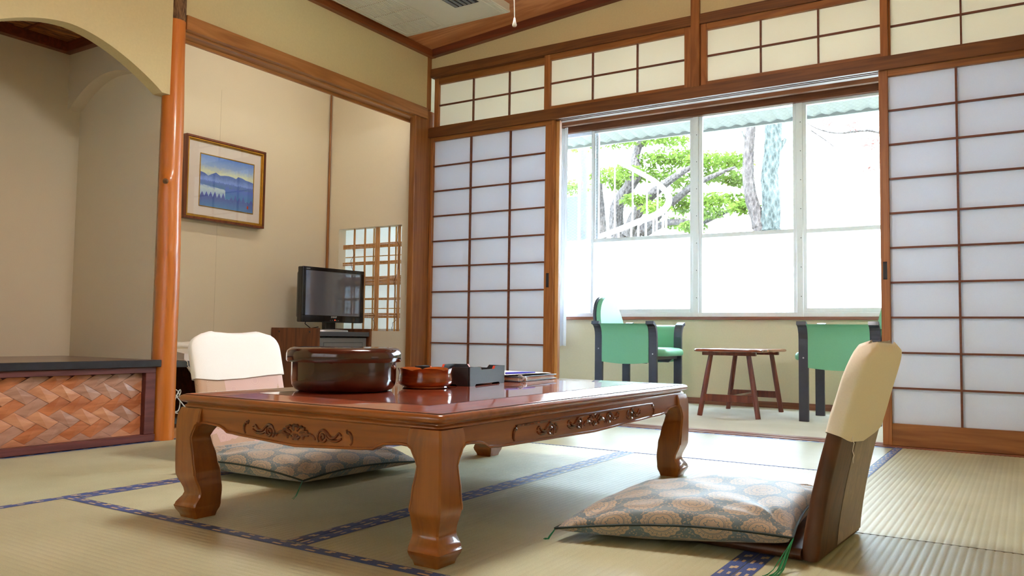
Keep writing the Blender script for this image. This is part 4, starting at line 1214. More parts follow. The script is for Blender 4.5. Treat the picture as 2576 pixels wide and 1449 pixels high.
# black open tray
tr = thing('open_tray', 'small black open box tray with notched sides on the table', 'tray', (-1.665, 2.30, T), R(8))
def tray_side(L, h, M):
    n0, n1 = L * 0.32, L * 0.68
    poly = [(0.002, 0.0), (0.040, 0.0), (0.046, 0.006), (L - 0.046, 0.006), (L - 0.040, 0.0), (L - 0.002, 0.0), (L, h), (n1 + 0.008, h), (n1, h - 0.010), (n0, h - 0.010), (n0 - 0.008, h), (0.0, h)]
    return poly
wX, wY, hh = 0.20, 0.27, 0.062
for nm, M_, L in (('a', Matrix.Translation((wX / 2, -wY / 2, 0)) @ Matrix.Rotation(R(90), 4, 'Z'), wY), ('b', Matrix.Translation((-wX / 2, -wY / 2, 0)) @ Matrix.Rotation(R(90), 4, 'Z'), wY),
                  ('c', Matrix.Translation((-wX / 2, -wY / 2, 0)), wX), ('d', Matrix.Translation((-wX / 2, wY / 2, 0)), wX)):
    mb = MB()
    mb.prism(tray_side(L, hh, None), lambda p: (p[0], -0.004, p[1]), lambda p: (p[0], 0.004, p[1]), M=M_)
    sd = mb.build('side', M_TRAY, tr, world=False)
    n0, n1 = L * 0.32, L * 0.68
    MB().prism([(n0, hh - 0.0098), (n0 - 0.008, hh + 0.0004), (n0 - 0.0086, hh + 0.0004), (n0 - 0.0006, hh - 0.0098)], lambda p: (p[0], -0.0044, p[1]), lambda p: (p[0], 0.0044, p[1]), M=M_).build('notch_edge', M_RED, sd, world=False)
    MB().prism([(n1, hh - 0.0098), (n1 + 0.008, hh + 0.0004), (n1 + 0.0086, hh + 0.0004), (n1 + 0.0006, hh - 0.0098)], lambda p: (p[0], -0.0044, p[1]), lambda p: (p[0], 0.0044, p[1]), M=M_).build('notch_edge', M_RED, sd, world=False)
MB().box(-wX / 2 + 0.004, wX / 2 - 0.004, -wY / 2 + 0.004, wY / 2 - 0.004, 0.008, 0.013).build('bottom', M_TRAY, tr, world=False)
# stack of folders
fo = thing('ring_binder', 'flat black ring binder with white pages on the table behind the tray', 'binder', (-1.70, 2.65, T), R(4))
MB().box(-0.12, 0.13, -0.15, 0.17, 0.000, 0.004, 0.001).build('back_cover', M_BLACKW, fo, world=False)
pg = MB()
for k in range(5): pg.box(-0.115 + 0.001 * (k % 2), 0.126 - 0.001 * (k % 3), -0.145, 0.166 - 0.002 * k, 0.0042 + k * 0.0022, 0.0060 + k * 0.0022)
pg.build('pages', M_CLOTH, fo, world=False)
MB().box(-0.12, 0.13, -0.15, 0.172, 0.0155, 0.019, 0.001).build('front_cover', M_BLACKW, fo, world=False)
MB().tube([(0.132, -0.135, 0.003), (0.141, -0.135, 0.010), (0.141, -0.135, 0.018), (0.132, -0.135, 0.024), (0.12, -0.135, 0.020)], 0.003, 8).build('ring', M_SILVER, fo, world=False, smooth=True)
MB().lathe([(0.001, 0), (0.008, 0.001), (0.009, 0.006), (0.006, 0.010), (0.001, 0.011)], n=14, M=Matrix.Translation((0.131, -0.11, 0.010)) @ Matrix.Rotation(R(90), 4, 'Y')).build('snap_button', M_SILVER, fo, world=False, smooth=True)
pp = thing('paper_sheets', 'loose white printed sheets lying on top of the black binder', 'paper', (-1.71, 2.66, T + 0.019), R(-3))
for k in range(4):
    MB().grid(8, 8, lambda u, v: (-0.11 + 0.22 * u + 0.003 * k, -0.15 + 0.30 * v - 0.004 * k, 0.0006 + 0.0018 * k + 0.004 * u * (1 - u) * math.sin(v * 3 + k))).build('sheet', M_CLOTH, pp, world=False, smooth=True)
tag(MB().tube([(-1.635, 2.54, T + 0.0285), (-1.615, 2.62, T + 0.0285), (-1.598, 2.69, T + 0.0285)], [0.004, 0.0045, 0.002], 8).build('blue_pen', plain('blue plastic', srgb(70, 70, 190), 0.3), smooth=True), 'slim blue pen lying on the white sheets', 'pen')

# ================================================================== CUSHIONS AND FLOOR CHAIRS
def cushion(name, label, corners, zbase, puff, seed, mat, uvrot=0.0, sag=None):
    """corners: near-left, near-right, far-right, far-left as (x, y, z)"""
    cs = [Vector(c) for c in corners]
    ctr = sum(cs, Vector()) / 4
    root = thing(name, label, 'cushion', (ctr.x, ctr.y, 0))
    Lu = (cs[1] - cs[0]).length; Lv = (cs[3] - cs[0]).length
    def base(u, v):
        p = cs[0] * (1 - u) * (1 - v) + cs[1] * u * (1 - v) + cs[2] * u * v + cs[3] * (1 - u) * v
        # edges curve in between the corners
        iu = 4 * u * (1 - u); iv = 4 * v * (1 - v)
        c = cs[0] * .25 + cs[1] * .25 + cs[2] * .25 + cs[3] * .25
        k = 0.055 * (iu * (1 - iv) + iv * (1 - iu))
        q_ = p.lerp(Vector((c.x, c.y, p.z)), k); q_.z += 0.014 * (iu * (1 - iv) + iv * (1 - iu)); return q_
    def h(u, v):
        e = max(0.0, (1 - (2 * u - 1) ** 2)) * max(0.0, (1 - (2 * v - 1) ** 2))
        return e ** 0.42
    def wr(u, v, top):
        e = min(u, v, 1 - u, 1 - v)
        w = noise.noise(Vector((u * 5 + seed, v * 5, seed))) * 0.008
        w += math.sin((u + v) * 20 + seed) * 0.0016
        for (a, b) in ((0, 0), (1, 0), (1, 1), (0, 1)):
            d = math.hypot(u - a, v - b)
            th = math.atan2(v - b, u - a)
            w += 0.006 * math.exp(-(d / 0.28) ** 2) * math.sin(th * 14 + seed * 3) * min(1, d / 0.05)
        return w * min(1, e * 14)
    N = 56
    mb = MB()
    def topuv(u, v):
        dz = puff * (1 - h(u, v))
        su = (2 * u - 1); sv = (2 * v - 1)
        return (u * Lu + dz * 0.9 * su * abs(su) ** 3, v * Lv + dz * 0.9 * sv * abs(sv) ** 3)
    mb.grid(N, N, lambda u, v: base(u, v) + Vector((0, 0, puff * h(u, v) + wr(u, v, 1))), uvfn=topuv)
    under = lambda u, v: base(u, v) + Vector((0, 0, -min(base(u, v).z - zbase, 0.046) * min(1.0, h(u, v) ** 0.55 * 1.1)))
    mb.grid(N, N, under, uvfn=lambda u, v: (u * Lu, -v * Lv - (base(u, v).z - under(u, v).z) - puff * 0.9))
    bmesh.ops.remove_doubles(mb.bm, verts=mb.bm.verts[:], dist=1e-5)
    body = mb.build('cover', mat, root, smooth=True, angle=75)
    # piping along the seam
    loop = []
    K = 30
    for k in range(K): loop.append(base(k / K, 0))
    for k in range(K): loop.append(base(1, k / K))
    for k in range(K): loop.append(base(1 - k / K, 1))
    for k in range(K + 1): loop.append(base(0, 1 - k / K))
    loop = [p + (p - Vector((ctr.x, ctr.y, p.z))).normalized() * 0.0015 for p in loop]
    MB().tube(loop, 0.0030, 6).build('piping', M_PIPING, root, smooth=True)
    return root, cs
def tassel(root, p, d, L, seed, n=7, droop=1.0):
    rnd = random.Random(seed); mb = MB()
    for k in range(n):
        dx, dy = rnd.uniform(-.25, .25), rnd.uniform(-.25, .25)
        q = Vector(p); pts = []
        for s in range(7):
            t = s / 6
            z = max(0.003, q.z * (1 - t * 1.3) if droop else q.z)
            pts.append((q.x + (d[0] + dx * 0.4) * L * t, q.y + (d[1] + dy * 0.4) * L * t, z + 0.001 * math.sin(t * 9 + k)))
        mb.tube(pts, 0.0009, 4)
    mb.build('tassel', M_TASSEL, root, smooth=True, label='green silk corner tassel')

ZR = 0.036
rc, cs = cushion('right_cushion'.replace('right_', 'floor_'), 'blue-grey medallion cushion on the near right legless chair', [(-0.985, 1.765, 0.030), (-0.448, 1.872, 0.062), (-0.480, 2.44, 0.064), (-1.000, 2.36, 0.030)], 0.004, 0.070, 1.7, M_CUSH)
tassel(rc, cs[0], (-0.9, -0.3), 0.028, 1, 6)
tassel(rc, cs[1] + Vector((0.003, 0, 0)), (-0.15, -0.75), 0.145, 2, 12)
lc, cs = cushion('floor_cushion', 'pale medallion cushion on the far left legless chair behind the table', [(-2.50, 1.800, 0.050), (-1.925, 1.828, 0.036), (-1.905, 2.380, 0.030), (-2.47, 2.42, 0.048)], 0.010, 0.062, 4.3, M_CUSH)
tassel(lc, cs[1] + Vector((0.005, -0.008, 0.0)), (0.55, -1.0), 0.095, 5, 3)

def padded_back(path, hwf, th, mb, ntop=8, xoff=0.0):
    """path: list of (center, dirUp, normal); hwf(i): half width; cross-section a flat rounded bar along y"""
    rings = []
    for i, (c, nrm) in enumerate(path):
        w = hwf(i); t = th(i) if callable(th) else th
        r = min(t * 0.98, 0.016)
        ring = []
        for (sy, sn, a0) in ((1, 1, 0), (-1, 1, 90), (-1, -1, 180), (1, -1, 270)):
            for k in range(4):
                a = R(a0 + 30 * k)
                yy = sy * (w - r) + r * math.cos(a)
                nn = sn * max(0.0, (t - r)) + r * math.sin(a)
                ring.append(Vector(c) + Vector((0, yy, 0)) + Vector(nrm) * nn)
        rings.append(ring)
    mb.loops(rings)
    return mb
def floor_chair(name, label, X, Y, rotz, lean, lpow, mats, cover_mat, seatlen, halfw, height, cov_z, covhem, top_r=0.07):
    """local frame: back at x=0, seat towards +x, y across"""
    root = thing(name, label, 'legless chair', (X, Y, 0), rotz)
    # seat board
    path = []
    for k in range(9):
        x = seatlen * (1 - k / 8)
        path.append(((x + 0.02, 0, 0.016), (0, 0, 1)))
    ends = [0.75] + [1.0] * 8
    mb = padded_back(path, lambda i: halfw * (0.96 if i else 0.93), lambda i: (0.008 if i == 0 else 0.013), MB())
    mb.build('seat', mats[0], root, world=False, smooth=True, angle=50)
    # back
    def pt(s):
        # s 0..1 along the back
        z = 0.008 + s * height
        x = -lean * (s ** lpow) * height
        return Vector((x, 0, z))
    n = 22; path = []
    for k in range(n + 1):
        s = k / n
        d = (pt(min(1, s + 0.02)) - pt(max(0, s - 0.02))).normalized()
        nrm = Vector((d.z, 0, -d.x))
        path.append((pt(s), nrm))
    def hw(i, g=0.0):
        s = i / n * height; e = height - s
        w = halfw
        if e < top_r: w = halfw - top_r + math.sqrt(max(0, top_r ** 2 - (top_r - e) ** 2))
        return max(0.02, w) + g
    def th(i, g=0.0):
        s = i / n
        t = 0.020 - 0.005 * s
        if i == n: t *= 0.55
        if i == 0: t *= 0.8
        return t + g
    padded_back(path, hw, th, MB()).build('backrest', mats[0], root, world=False, smooth=True, angle=50)
    # fabric panel on the rear face
    def face(side, y0, y1, s0, s1, off, nm, mat, lab=None):
        g = MB()
        def fn(u, v):
            s = s0 + (s1 - s0) * u; i = s * n
            d = (pt(min(1, s + 0.02)) - pt(max(0, s - 0.02))).normalized(); nrm = Vector((d.z, 0, -d.x))
            w = hw(i) - 0.0
            return pt(s) + nrm * side * (th(min(i, n - 0.5)) + off) + Vector((0, (y0 + (y1 - y0) * v) * w, 0))
        g.grid(12, 12, fn)
        g.build(nm, mat, root, world=False, smooth=True, fix=False)
    face(-1, -0.90, 0.22, 0.02, cov_z + 0.05, 0.0008, 'rear_cloth', mats[1])
    face(1, -0.84, 0.84, 0.05, cov_z + 0.03, 0.0008, 'front_cloth', mats[1])
    # white cover over the top
    i0 = int(n * cov_z)
    cp = []
    cn = 18
    mbc = MB(); rings = []
    for k in range(cn + 1):
        s = cov_z + (1.012 - cov_z) * k / cn
        d = (pt(min(1, s + 0.02)) - pt(max(0, s - 0.02))).normalized(); nrm = Vector((d.z, 0, -d.x))
        i = s * n
        w = hw(min(i, n)) + 0.007
        e = (1.012 - s) * height
        t = th(min(i, n - 1)) + 0.0065
        if k == cn: t = 0.006
        m_ = 40; ring = []
        for q in range(m_):
            a = 2 * math.pi * q / m_
            yy = (abs(math.cos(a)) ** 0.30) * (1 if math.cos(a) > 0 else -1) * w
            nn = (abs(math.sin(a)) ** 0.36) * (1 if math.sin(a) > 0 else -1) * t
            hem = covhem(yy / w, 1 if nn > 0 else -1) if k == 0 else 0
            if k == 1: hem = covhem(yy / w, 1 if nn > 0 else -1) * 0.75
            wob = 0.002 * noise.noise(Vector((yy * 14, s * 9, nn * 30)))
            peak = 0.010 * math.exp(-((abs(yy / w) - 0.72) / 0.16) ** 2) * (k / cn) ** 6
            ring.append(pt(s) + Vector((0, yy, 0)) + nrm * (nn * (1 + wob * 60)) + d * (hem + peak))
        rings.append(ring)
    mbc.loops(rings)
    bmesh.ops.delete(mbc.bm, geom=[f for f in mbc.bm.faces if len(f.verts) > 20][:1], context='FACES_ONLY')
    cv = mbc.build('cloth_cover', cover_mat, root, world=False, smooth=True, angle=80)
    return root, pt, hw, th, n
# near right chair: back leans to +x, seat to -x => rotate 180 deg
r1, pt, hw, th, n = floor_chair('floor_chair', 'brown legless chair with cream cover, seen from behind at right', -0.408, 2.105, R(180 - 3.5), 0.24, 1.4, (M_LEATHER, M_VELVET), M_CREAM, 0.50, 0.203, 0.475, 0.60, lambda y, s: -0.028 * (1 - y * y) * 1.0 + (0.0), 0.075)
mb = MB(); mb.tube([(-0.078 + 0.002 * math.sin(k * 2.2), 0.125 + 0.003 * math.sin(k * 1.7), 0.285 - k * 0.009) for k in range(8)], 0.0010, 4)
mb.build('loose_thread', M_CLOTH, r1, world=False, smooth=True)
r2, *_ = floor_chair('floor_chair', 'legless chair with white cover and pink flowered cloth behind the table', -2.605, 2.185, R(-2), 0.25, 1.2, (M_FLORAL, M_FLORAL), M_CLOTH, 0.50, 0.205, 0.475, 0.63, lambda y, s: 0.006 * math.sin(y * 3) + 0.010 * y * y, 0.06)
lace = MB()
root = r2

# ================================================================== VERANDA FURNITURE
def armchair(label, X, Y, mirror):
    """local: chair faces +x; legs at x 0..0.42, y -.24...24"""
    root = thing('armchair', label, 'armchair', (X, Y, 0), R(180) if mirror else 0, 'green veranda armchairs')
    D, Wd, lw, lt = 0.405, 0.24, 0.056, 0.022
    for sy in (-1, 1):
        for sx in (0, 1):
            x0 = -lw / 2 if sx == 0 else D - lw / 2
            pts = [(0.0, 0.0), (0.0, 0.30), (0.0, 0.50), (0.004, 0.530), (0.012, 0.553), (0.026, 0.572), (0.044, 0.582), (0.060, 0.585)]
            rings = []
            for i, (o, z) in enumerate(pts):
                a = pts[max(i - 1, 0)]; b = pts[min(i + 1, len(pts) - 1)]
                d = Vector((b[0] - a[0], b[1] - a[1])).normalized()
                nx, nz = d.y, -d.x
                ring = []
                for (u, t) in ((0, 0), (lw, 0), (lw, lt), (0, lt)):
                    ring.append((x0 + u, sy * (Wd + o - nx * t), z - nz * t))
                rings.append(ring)
            MB().loops(rings).build('leg', M_BLACKW, root, world=False)
            MB().lathe([(0.005, 0), (0.005, 0.0012), (0.002, 0.002)], n=8, M=Matrix.Translation((x0 + lw / 2, sy * (Wd + 0.0002), 0.415 if sx == 0 else 0.385)) @ Matrix.Rotation(R(-90 * sy), 4, 'X')).build('bolt', M_SILVER, root, world=False)
        # fabric side panel curved over the top
        pa = [(0.004, 0.325), (0.006, 0.36), (0.006, 0.50), (0.010, 0.532), (0.018, 0.556), (0.032, 0.576), (0.046, 0.586), (0.060, 0.589)]
        g = MB()
        def fn(u, v, pa=pa, sy=sy, off=0.0):
            k = v * (len(pa) - 1); i = min(int(k), len(pa) - 2); f = k - i
            o = pa[i][0] + (pa[i + 1][0] - pa[i][0]) * f; z = pa[i][1] + (pa[i + 1][1] - pa[i][1]) * f
            z -= (0.012 * math.sin(math.pi * u)) * (1 - v)
            return (lw / 2 + (D - lw) * u, sy * (Wd + o - off), z)
        g.grid(10, 14, lambda u, v: fn(u, v)); g.grid(10, 14, lambda u, v: Vector(fn(u, v)) + Vector((0, -sy * 0.012, -0.004 * v)))
        g.loops([[fn(u / 10, 1.0) for u in range(11)], [Vector(fn(u / 10, 1.0)) + Vector((0, -sy * 0.012, -0.004)) for u in range(11)]], close=False, cap=False)
        g.loops([[fn(u / 10, 0.0) for u in range(11)], [Vector(fn(u / 10, 0.0)) + Vector((0, -sy * 0.012, 0)) for u in range(11)]], close=False, cap=False)
        g.build('side_panel', M_GREEN, root, world=False, smooth=True, fix=True, angle=60)
    # seat frame
    MB().box(0.0, D, -Wd + 0.022, Wd - 0.022, 0.345, 0.368, 0.002).build('seat_frame', M_BLACKW, root, world=False)
    MB().prism([(0.02, 0.345), (D - 0.03, 0.345), (D - 0.06, 0.318), (0.05, 0.325)], lambda p: (p[0], Wd - 0.03, p[1]), lambda p: (p[0], Wd - 0.048, p[1])).prism([(0.02, 0.345), (D - 0.03, 0.345), (D - 0.06, 0.318), (0.05, 0.325)], lambda p: (p[0], -Wd + 0.03, p[1]), lambda p: (p[0], -Wd + 0.048, p[1])).build('seat_rail', M_BLACKW, root, world=False)
    # seat cushion
    rings = []
    for (i_, z) in ((0.012, 0.369), (0.003, 0.376), (0.0, 0.388), (0.002, 0.402), (0.010, 0.414), (0.030, 0.422), (0.08, 0.427)):
        rings.append(rrect(-0.01 + i_, D + 0.075 - i_, -Wd + 0.03 + i_, Wd - 0.03 - i_, 0.085 - min(i_, 0.04), z, 8))
    MB().loops(rings).build('seat_cushion', M_GREEN, root, world=False, smooth=True, angle=60)
    # round-topped backrest, leaning back
    def back(off, th_, w, nm, mt, z1=0.80):
        poly = []
        K = 24
        for k in range(K + 1):
            a = math.pi * k / K
            poly.append((w * math.cos(a), z1 - 0.22 + 0.22 * math.sin(a)))
        poly += [(-w * 0.94, 0.40), (w * 0.94, 0.40)]
        f = lambda p, o: (-0.005 - (p[1] - 0.42) * 0.20 + o, p[0], p[1])
        mb = MB(); mb.prism(poly, lambda p: f(p, off), lambda p: f(p, off + th_))
        bmesh.ops.bevel(mb.bm, geom=[e for e in mb.bm.edges if len(e.link_faces) == 2 and any(len(q.verts) > 6 for q in e.link_faces)], offset=min(0.01, th_ * 0.4), segments=2, affect='EDGES')
        mb.build(nm, mt, root, world=False, smooth=True, angle=40)
    back(-0.02, 0.018, 0.20, 'backrest_frame', M_BLACKW, 0.792)
    back(0.0, 0.034, 0.190, 'backrest', M_GREEN, 0.784)
    return root
armchair('green veranda armchair with dark frame left of the side table', -2.545, 5.39, False)
armchair('green veranda armchair with dark frame right of the side table, partly behind shoji', -0.755, 5.39, True)

st = thing('side_table', 'small dark red wooden side table with splayed legs on the veranda', 'table', (-1.61, 5.40, 0))
tp = []
SX0, SX1, SY0_, SY1_ = -1.83, -1.395, 5.03, 5.77
def octo(i, z, c=0.07):
    x0, x1, y0, y1 = SX0 + i, SX1 - i, SY0_ + i, SY1_ - i
    pts = []
    for (cx, cy, a0) in ((x1 - c, y0 + c, -90), (x1 - c, y1 - c, 0), (x0 + c, y1 - c, 90), (x0 + c, y0 + c, 180)):
        for k in range(5):
            a = R(a0 + 90 * k / 4); pts.append((cx + c * math.cos(a), cy + c * math.sin(a), z))
    return pts
MB().loops([octo(0.012, 0.410), octo(0.002, 0.414), octo(0.0, 0.421), octo(0.003, 0.428), octo(0.014, 0.431)]).build('table_top', M_TEAKT, st, smooth=True, angle=50)
for yy in (5.115, 5.66):
    MB().box(-1.785, -1.44, yy, yy + 0.03, 0.388, 0.4099, 0.003).build('batten', M_TEAK, st)
feet = [(-1.795, 5.100), (-1.420, 5.096), (-1.432, 5.70), (-1.805, 5.72)]
tops = [(-1.735, 5.14), (-1.490, 5.14), (-1.485, 5.665), (-1.735, 5.665)]
for (fx_, fy_), (tx_, ty_) in zip(feet, tops):
    MB().tube([(fx_, fy_, 0.0), ((fx_ + tx_) / 2, (fy_ + ty_) / 2, 0.195), (tx_, ty_, 0.389)], [0.0165, 0.0175, 0.0155], 12).build('leg', M_TEAK, st, smooth=True)
MB().box(-1.78, -1.435, 5.100, 5.122, 0.095, 0.140, 0.002).build('stretcher', M_TEAK, st)
MB().box(-1.79, -1.44, 5.690, 5.712, 0.095, 0.140, 0.002).build('stretcher', M_TEAK, st)
MB().box(-1.640, -1.585, 5.122, 5.690, 0.108, 0.128, 0.002).build('stretcher', M_TEAK, st)

# curtain
def curt(name, x0, x1, y, z0, z1, folds, label):
    def fn(u, v):
        a = folds * 2 * math.pi * u
        amp = 0.012 * (0.7 + 0.5 * (1 - v))
        x = x0 + (x1 - x0) * u + 0.004 * math.sin(a * 0.5 + v * 2)
        return (x, y + amp * math.sin(a) + 0.004 * math.sin(2.3 * a + v * 5), z0 + (z1 - z0) * v - 0.006 * math.sin(a * 0.5) * (1 - v))
    return tag(MB().grid(60, 20, fn).build(name, M_CURTAIN, smooth=True, fix=False), label, 'curtain')
curt('sheer_curtain', -3.40, -3.215, 5.90, 0.415, 2.235, 4, 'bunched white sheer curtain at the left end of the window')

# ================================================================== CEILING THINGS
ac = thing('ceiling_air_conditioner', 'white ceiling cassette air conditioner with ribbed intake grille', 'air conditioner', (-2.88, 3.2, 2.36))
AX0_, AX1_, AY0_, AY1_, AZ = -3.263, -2.492, 2.50, 3.868, 2.362
box(AX0_ + 0.004, AX1_ - 0.004, AY0_ + 0.004, AY1_ - 0.004, AZ + 0.014, AZ + 0.05, 'housing', M_AC, ac)
box(AX0_, AX1_, AY0_, AY1_, AZ, AZ + 0.014, 'panel', M_AC, ac, bev=0.003)
for q in ((AX0_ + .014, AX1_ - .014, AY1_ - 0.034, AY1_ - 0.026), (AX0_ + .014, AX0_ + 0.022, AY0_ + .03, AY1_ - 0.034), (AX1_ - 0.024, AX1_ - .016, AY0_ + .03, AY1_ - 0.034)):
    box(q[0], q[1], q[2], q[3], AZ - 0.003, AZ, 'trim_ridge', M_AC, ac)
box(-3.226, -2.936, 2.53, 3.818, AZ - 0.004, AZ, 'intake_frame', M_AC, ac, bev=0.001)
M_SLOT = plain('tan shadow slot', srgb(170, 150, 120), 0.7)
for k in range(8):
    y0 = 3.812 - 0.152 * (k + 1)
    g = MB()
    for j in range(20):
        x = -3.220 + j * 0.0138
        g.box(x, x + 0.0105, y0 + 0.012, y0 + 0.150, AZ - 0.007, AZ - 0.004)
    gr = g.build('grille_section', M_AC, ac)
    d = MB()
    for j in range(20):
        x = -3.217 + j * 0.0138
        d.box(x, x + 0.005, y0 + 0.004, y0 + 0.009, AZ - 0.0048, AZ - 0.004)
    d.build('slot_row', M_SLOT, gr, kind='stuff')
box(-2.930, -2.530, 2.53, 3.826, AZ - 0.008, AZ, 'cover_panel', M_AC, ac, bev=0.003)
box(-2.715, -2.552, 2.75, 3.634, AZ - 0.010, AZ - 0.008, 'air_outlet', M_DARKP, ac)
for j in range(5):
    x = -2.703 + j * 0.030
    box(x, x + 0.013, 2.76, 3.624, AZ - 0.016, AZ - 0.0095, 'louvre', M_GREY, ac)

# pendant lamp (above the frame) with its pull cord
lp = thing('pendant_lamp', 'square pendant ceiling lamp above the low table with a white pull cord', 'lamp', (-1.42, 2.16, 1.95))
LZt = zc_at(-1.42)
MB().tube([(-1.42, 2.16, 1.97), (-1.42, 2.16, 2.2), (-1.42, 2.16, LZt)], 0.004, 6).build('cable', M_WHITE, lp, smooth=True)
nn = NT('lit lamp diffuser')
M_DIFF = nn.pbr((0.9, 0.88, 0.82), 0.6, emis=(1.0, 0.975, 0.95), estr=LAMP_POWER)
box(-1.60, -1.24, 1.98, 2.34, 1.86, 1.90, 'diffuser', M_DIFF, lp, bev=0.004)
nsh = NT('glowing paper lamp shade')
MB().box(-1.63, -1.23, 1.95, 2.37, 1.9001, 1.97, 0.01).build('shade', nsh.pbr((0.9, 0.88, 0.82), 0.7, emis=(1.0, 0.975, 0.95), estr=LAMP_POWER * 0.4), lp)
MB().tube([(-1.330, 2.075, 1.86), (-1.3300, 2.075, 1.7), (-1.3220, 2.076, 1.478)], 0.0018, 6).build('pull_cord', M_WHITE, lp, smooth=True)
MB().lathe([(0.001, 0.028), (0.003, 0.026), (0.0045, 0.015), (0.0075, 0.004), (0.006, 0.0), (0.001, -0.0005)], (-1.322, 2.076, 1.452), 14).build('cord_bob', M_WHITE, lp, smooth=True)

# ================================================================== OUTSIDE
gnd = MB().box(-25, 14, 6.9, 40, -0.75, -0.70).build('ground', plain('garden ground', srgb(122, 120, 104), 0.9), kind='structure')
box(-4.6, 0.6, 6.08, 6.92, -0.7, -0.1, 'wall_outer', M_OUT, kind='structure')
# corrugated eave
M_EAVE = plain('pale grey corrugated sheet', srgb(112, 117, 118), 0.8)
eave = MB()
n_ = 300
ra, rb_ = [], []
for k in range(n_ + 1):
    x = -6.5 + 9.0 * k / n_
    z = 0.010 * math.sin(k * 1.6)
    ra.append((x, 6.09, 2.46 + z)); rb_.append((x, 6.95, 2.345 + z))
eave.loops([ra, rb_, [(p[0], p[1], p[2] + 0.02) for p in rb_], [(p[0], p[1], p[2] + 0.02) for p in ra]], close=False, cap=False)
eave.build('trim_15', M_EAVE, kind='structure', smooth=True)
box(-6.5, 2.5, 6.93, 6.96, 2.325, 2.46, 'trim_16', M_EAVE, kind='structure')

def bark(name, c1, c2):
    n = NT(name)
    v = n.coord('Object', scale=(1, 1, 0.35))
    g = n.voro(v, 34); g2 = n.noise(v, 26, 4, 0.7)
    return n.pbr(n.ramp(n.m('ADD', n.m('MULTIPLY', g, .6), n.m('MULTIPLY', g2, .5)), [(0.25, c1), (0.75, c2)]), 0.95, normal=n.bump(g, 0.8, 0.03), spec=0.1)
M_BARK = bark('grey green bark', srgb(30, 35, 34), srgb(66, 71, 69))
M_BARK2 = bark('grey brown bark', srgb(38, 34, 34), srgb(72, 66, 64))
def leafmat(name, c):
    n = NT(name)
    g = n.noise(n.coord('Object'), 3, 2)
    col = n.ramp(g, [(0.3, tuple(q * 0.7 for q in c)), (0.7, tuple(min(1, q * 1.3) for q in c))])
    d = n.t.nodes.new('ShaderNodeBsdfDiffuse'); n.put(d.inputs[0], col)
    t = n.t.nodes.new('ShaderNodeBsdfTranslucent'); n.put(t.inputs[0], col)
    mx = n.t.nodes.new('ShaderNodeMixShader'); mx.inputs[0].default_value = 0.45
    n.t.links.new(d.outputs[0], mx.inputs[1]); n.t.links.new(t.outputs[0], mx.inputs[2]); n.t.links.new(mx.outputs[0], n.out.inputs[0])
    return n.mat
M_LEAF = leafmat('sunlit leaf', srgb(78, 96, 40))
M_LEAFR = leafmat('reddish leaf', srgb(110, 74, 70))
def ray_pt(px, py, Y):
    d = fw + rt * ((px - 1288) / F_PX) - up * ((py - 724.5) / F_PX)
    t = Y / d.y
    return Vector((d.x * t, Y, 0.5 + d.z * t))
def limb(root, pts, radii, name='branch', mat=None):
    # resample
    P = [Vector(p) for p in pts]
    out, rr = [], []
    for i in range(len(P) - 1):
        p0, p1, p2, p3 = P[max(i - 1, 0)], P[i], P[i + 1], P[min(i + 2, len(P) - 1)]
        for j in range(5):
            t = j / 5
            out.append(0.5 * ((2 * p1) + (-p0 + p2) * t + (2 * p0 - 5 * p1 + 4 * p2 - p3) * t * t + (-p0 + 3 * p1 - 3 * p2 + p3) * t ** 3))
            rr.append((radii[i] + (radii[i + 1] - radii[i]) * t) * (1 + 0.10 * noise.noise(Vector((i * 1.7 + j * .9, radii[0] * 50, 0)))))
    out.append(P[-1]); rr.append(radii[-1])
    return MB().tube(out, rr, 10).build(name, mat or M_BARK, root, smooth=True)
def leaves(root, centers, n, size, mat, seed, name='foliage'):
    rnd = random.Random(seed)
    vs, fs = [], []
    for (c, rx, rz) in centers:
        for k in range(n):
            while True:
                a = Vector((rnd.uniform(-1, 1), rnd.uniform(-1, 1), rnd.uniform(-1, 1)))
                if a.length <= 1: break
            p = Vector(c) + Vector((a.x * rx, a.y * rx, a.z * rz))
            d = Vector((rnd.uniform(-1, 1), rnd.uniform(-1, 1), rnd.uniform(-1.0, 0.2))).normalized()
            s = d.cross(Vector((rnd.uniform(-1, 1), rnd.uniform(-1, 1), rnd.uniform(-1, 1)))).normalized()
            L = size * rnd.uniform(0.7, 1.3); w = L * 0.22
            i = len(vs)
            vs += [p, p + d * L * 0.5 + s * w, p + d * L, p + d * L * 0.5 - s * w]
            fs += [(i, i + 1, i + 2, i + 3)]
    me = bpy.data.meshes.new(name)
    wm = WM[root].inverted()
    me.from_pydata([tuple(wm @ v) for v in vs], [], fs); me.materials.append(mat)
    o = bpy.data.objects.new(name, me); COL.objects.link(o); o.parent = root; WM[o] = WM[root].copy()
    o['kind'] = 'stuff'
    return o
rp = ray_pt
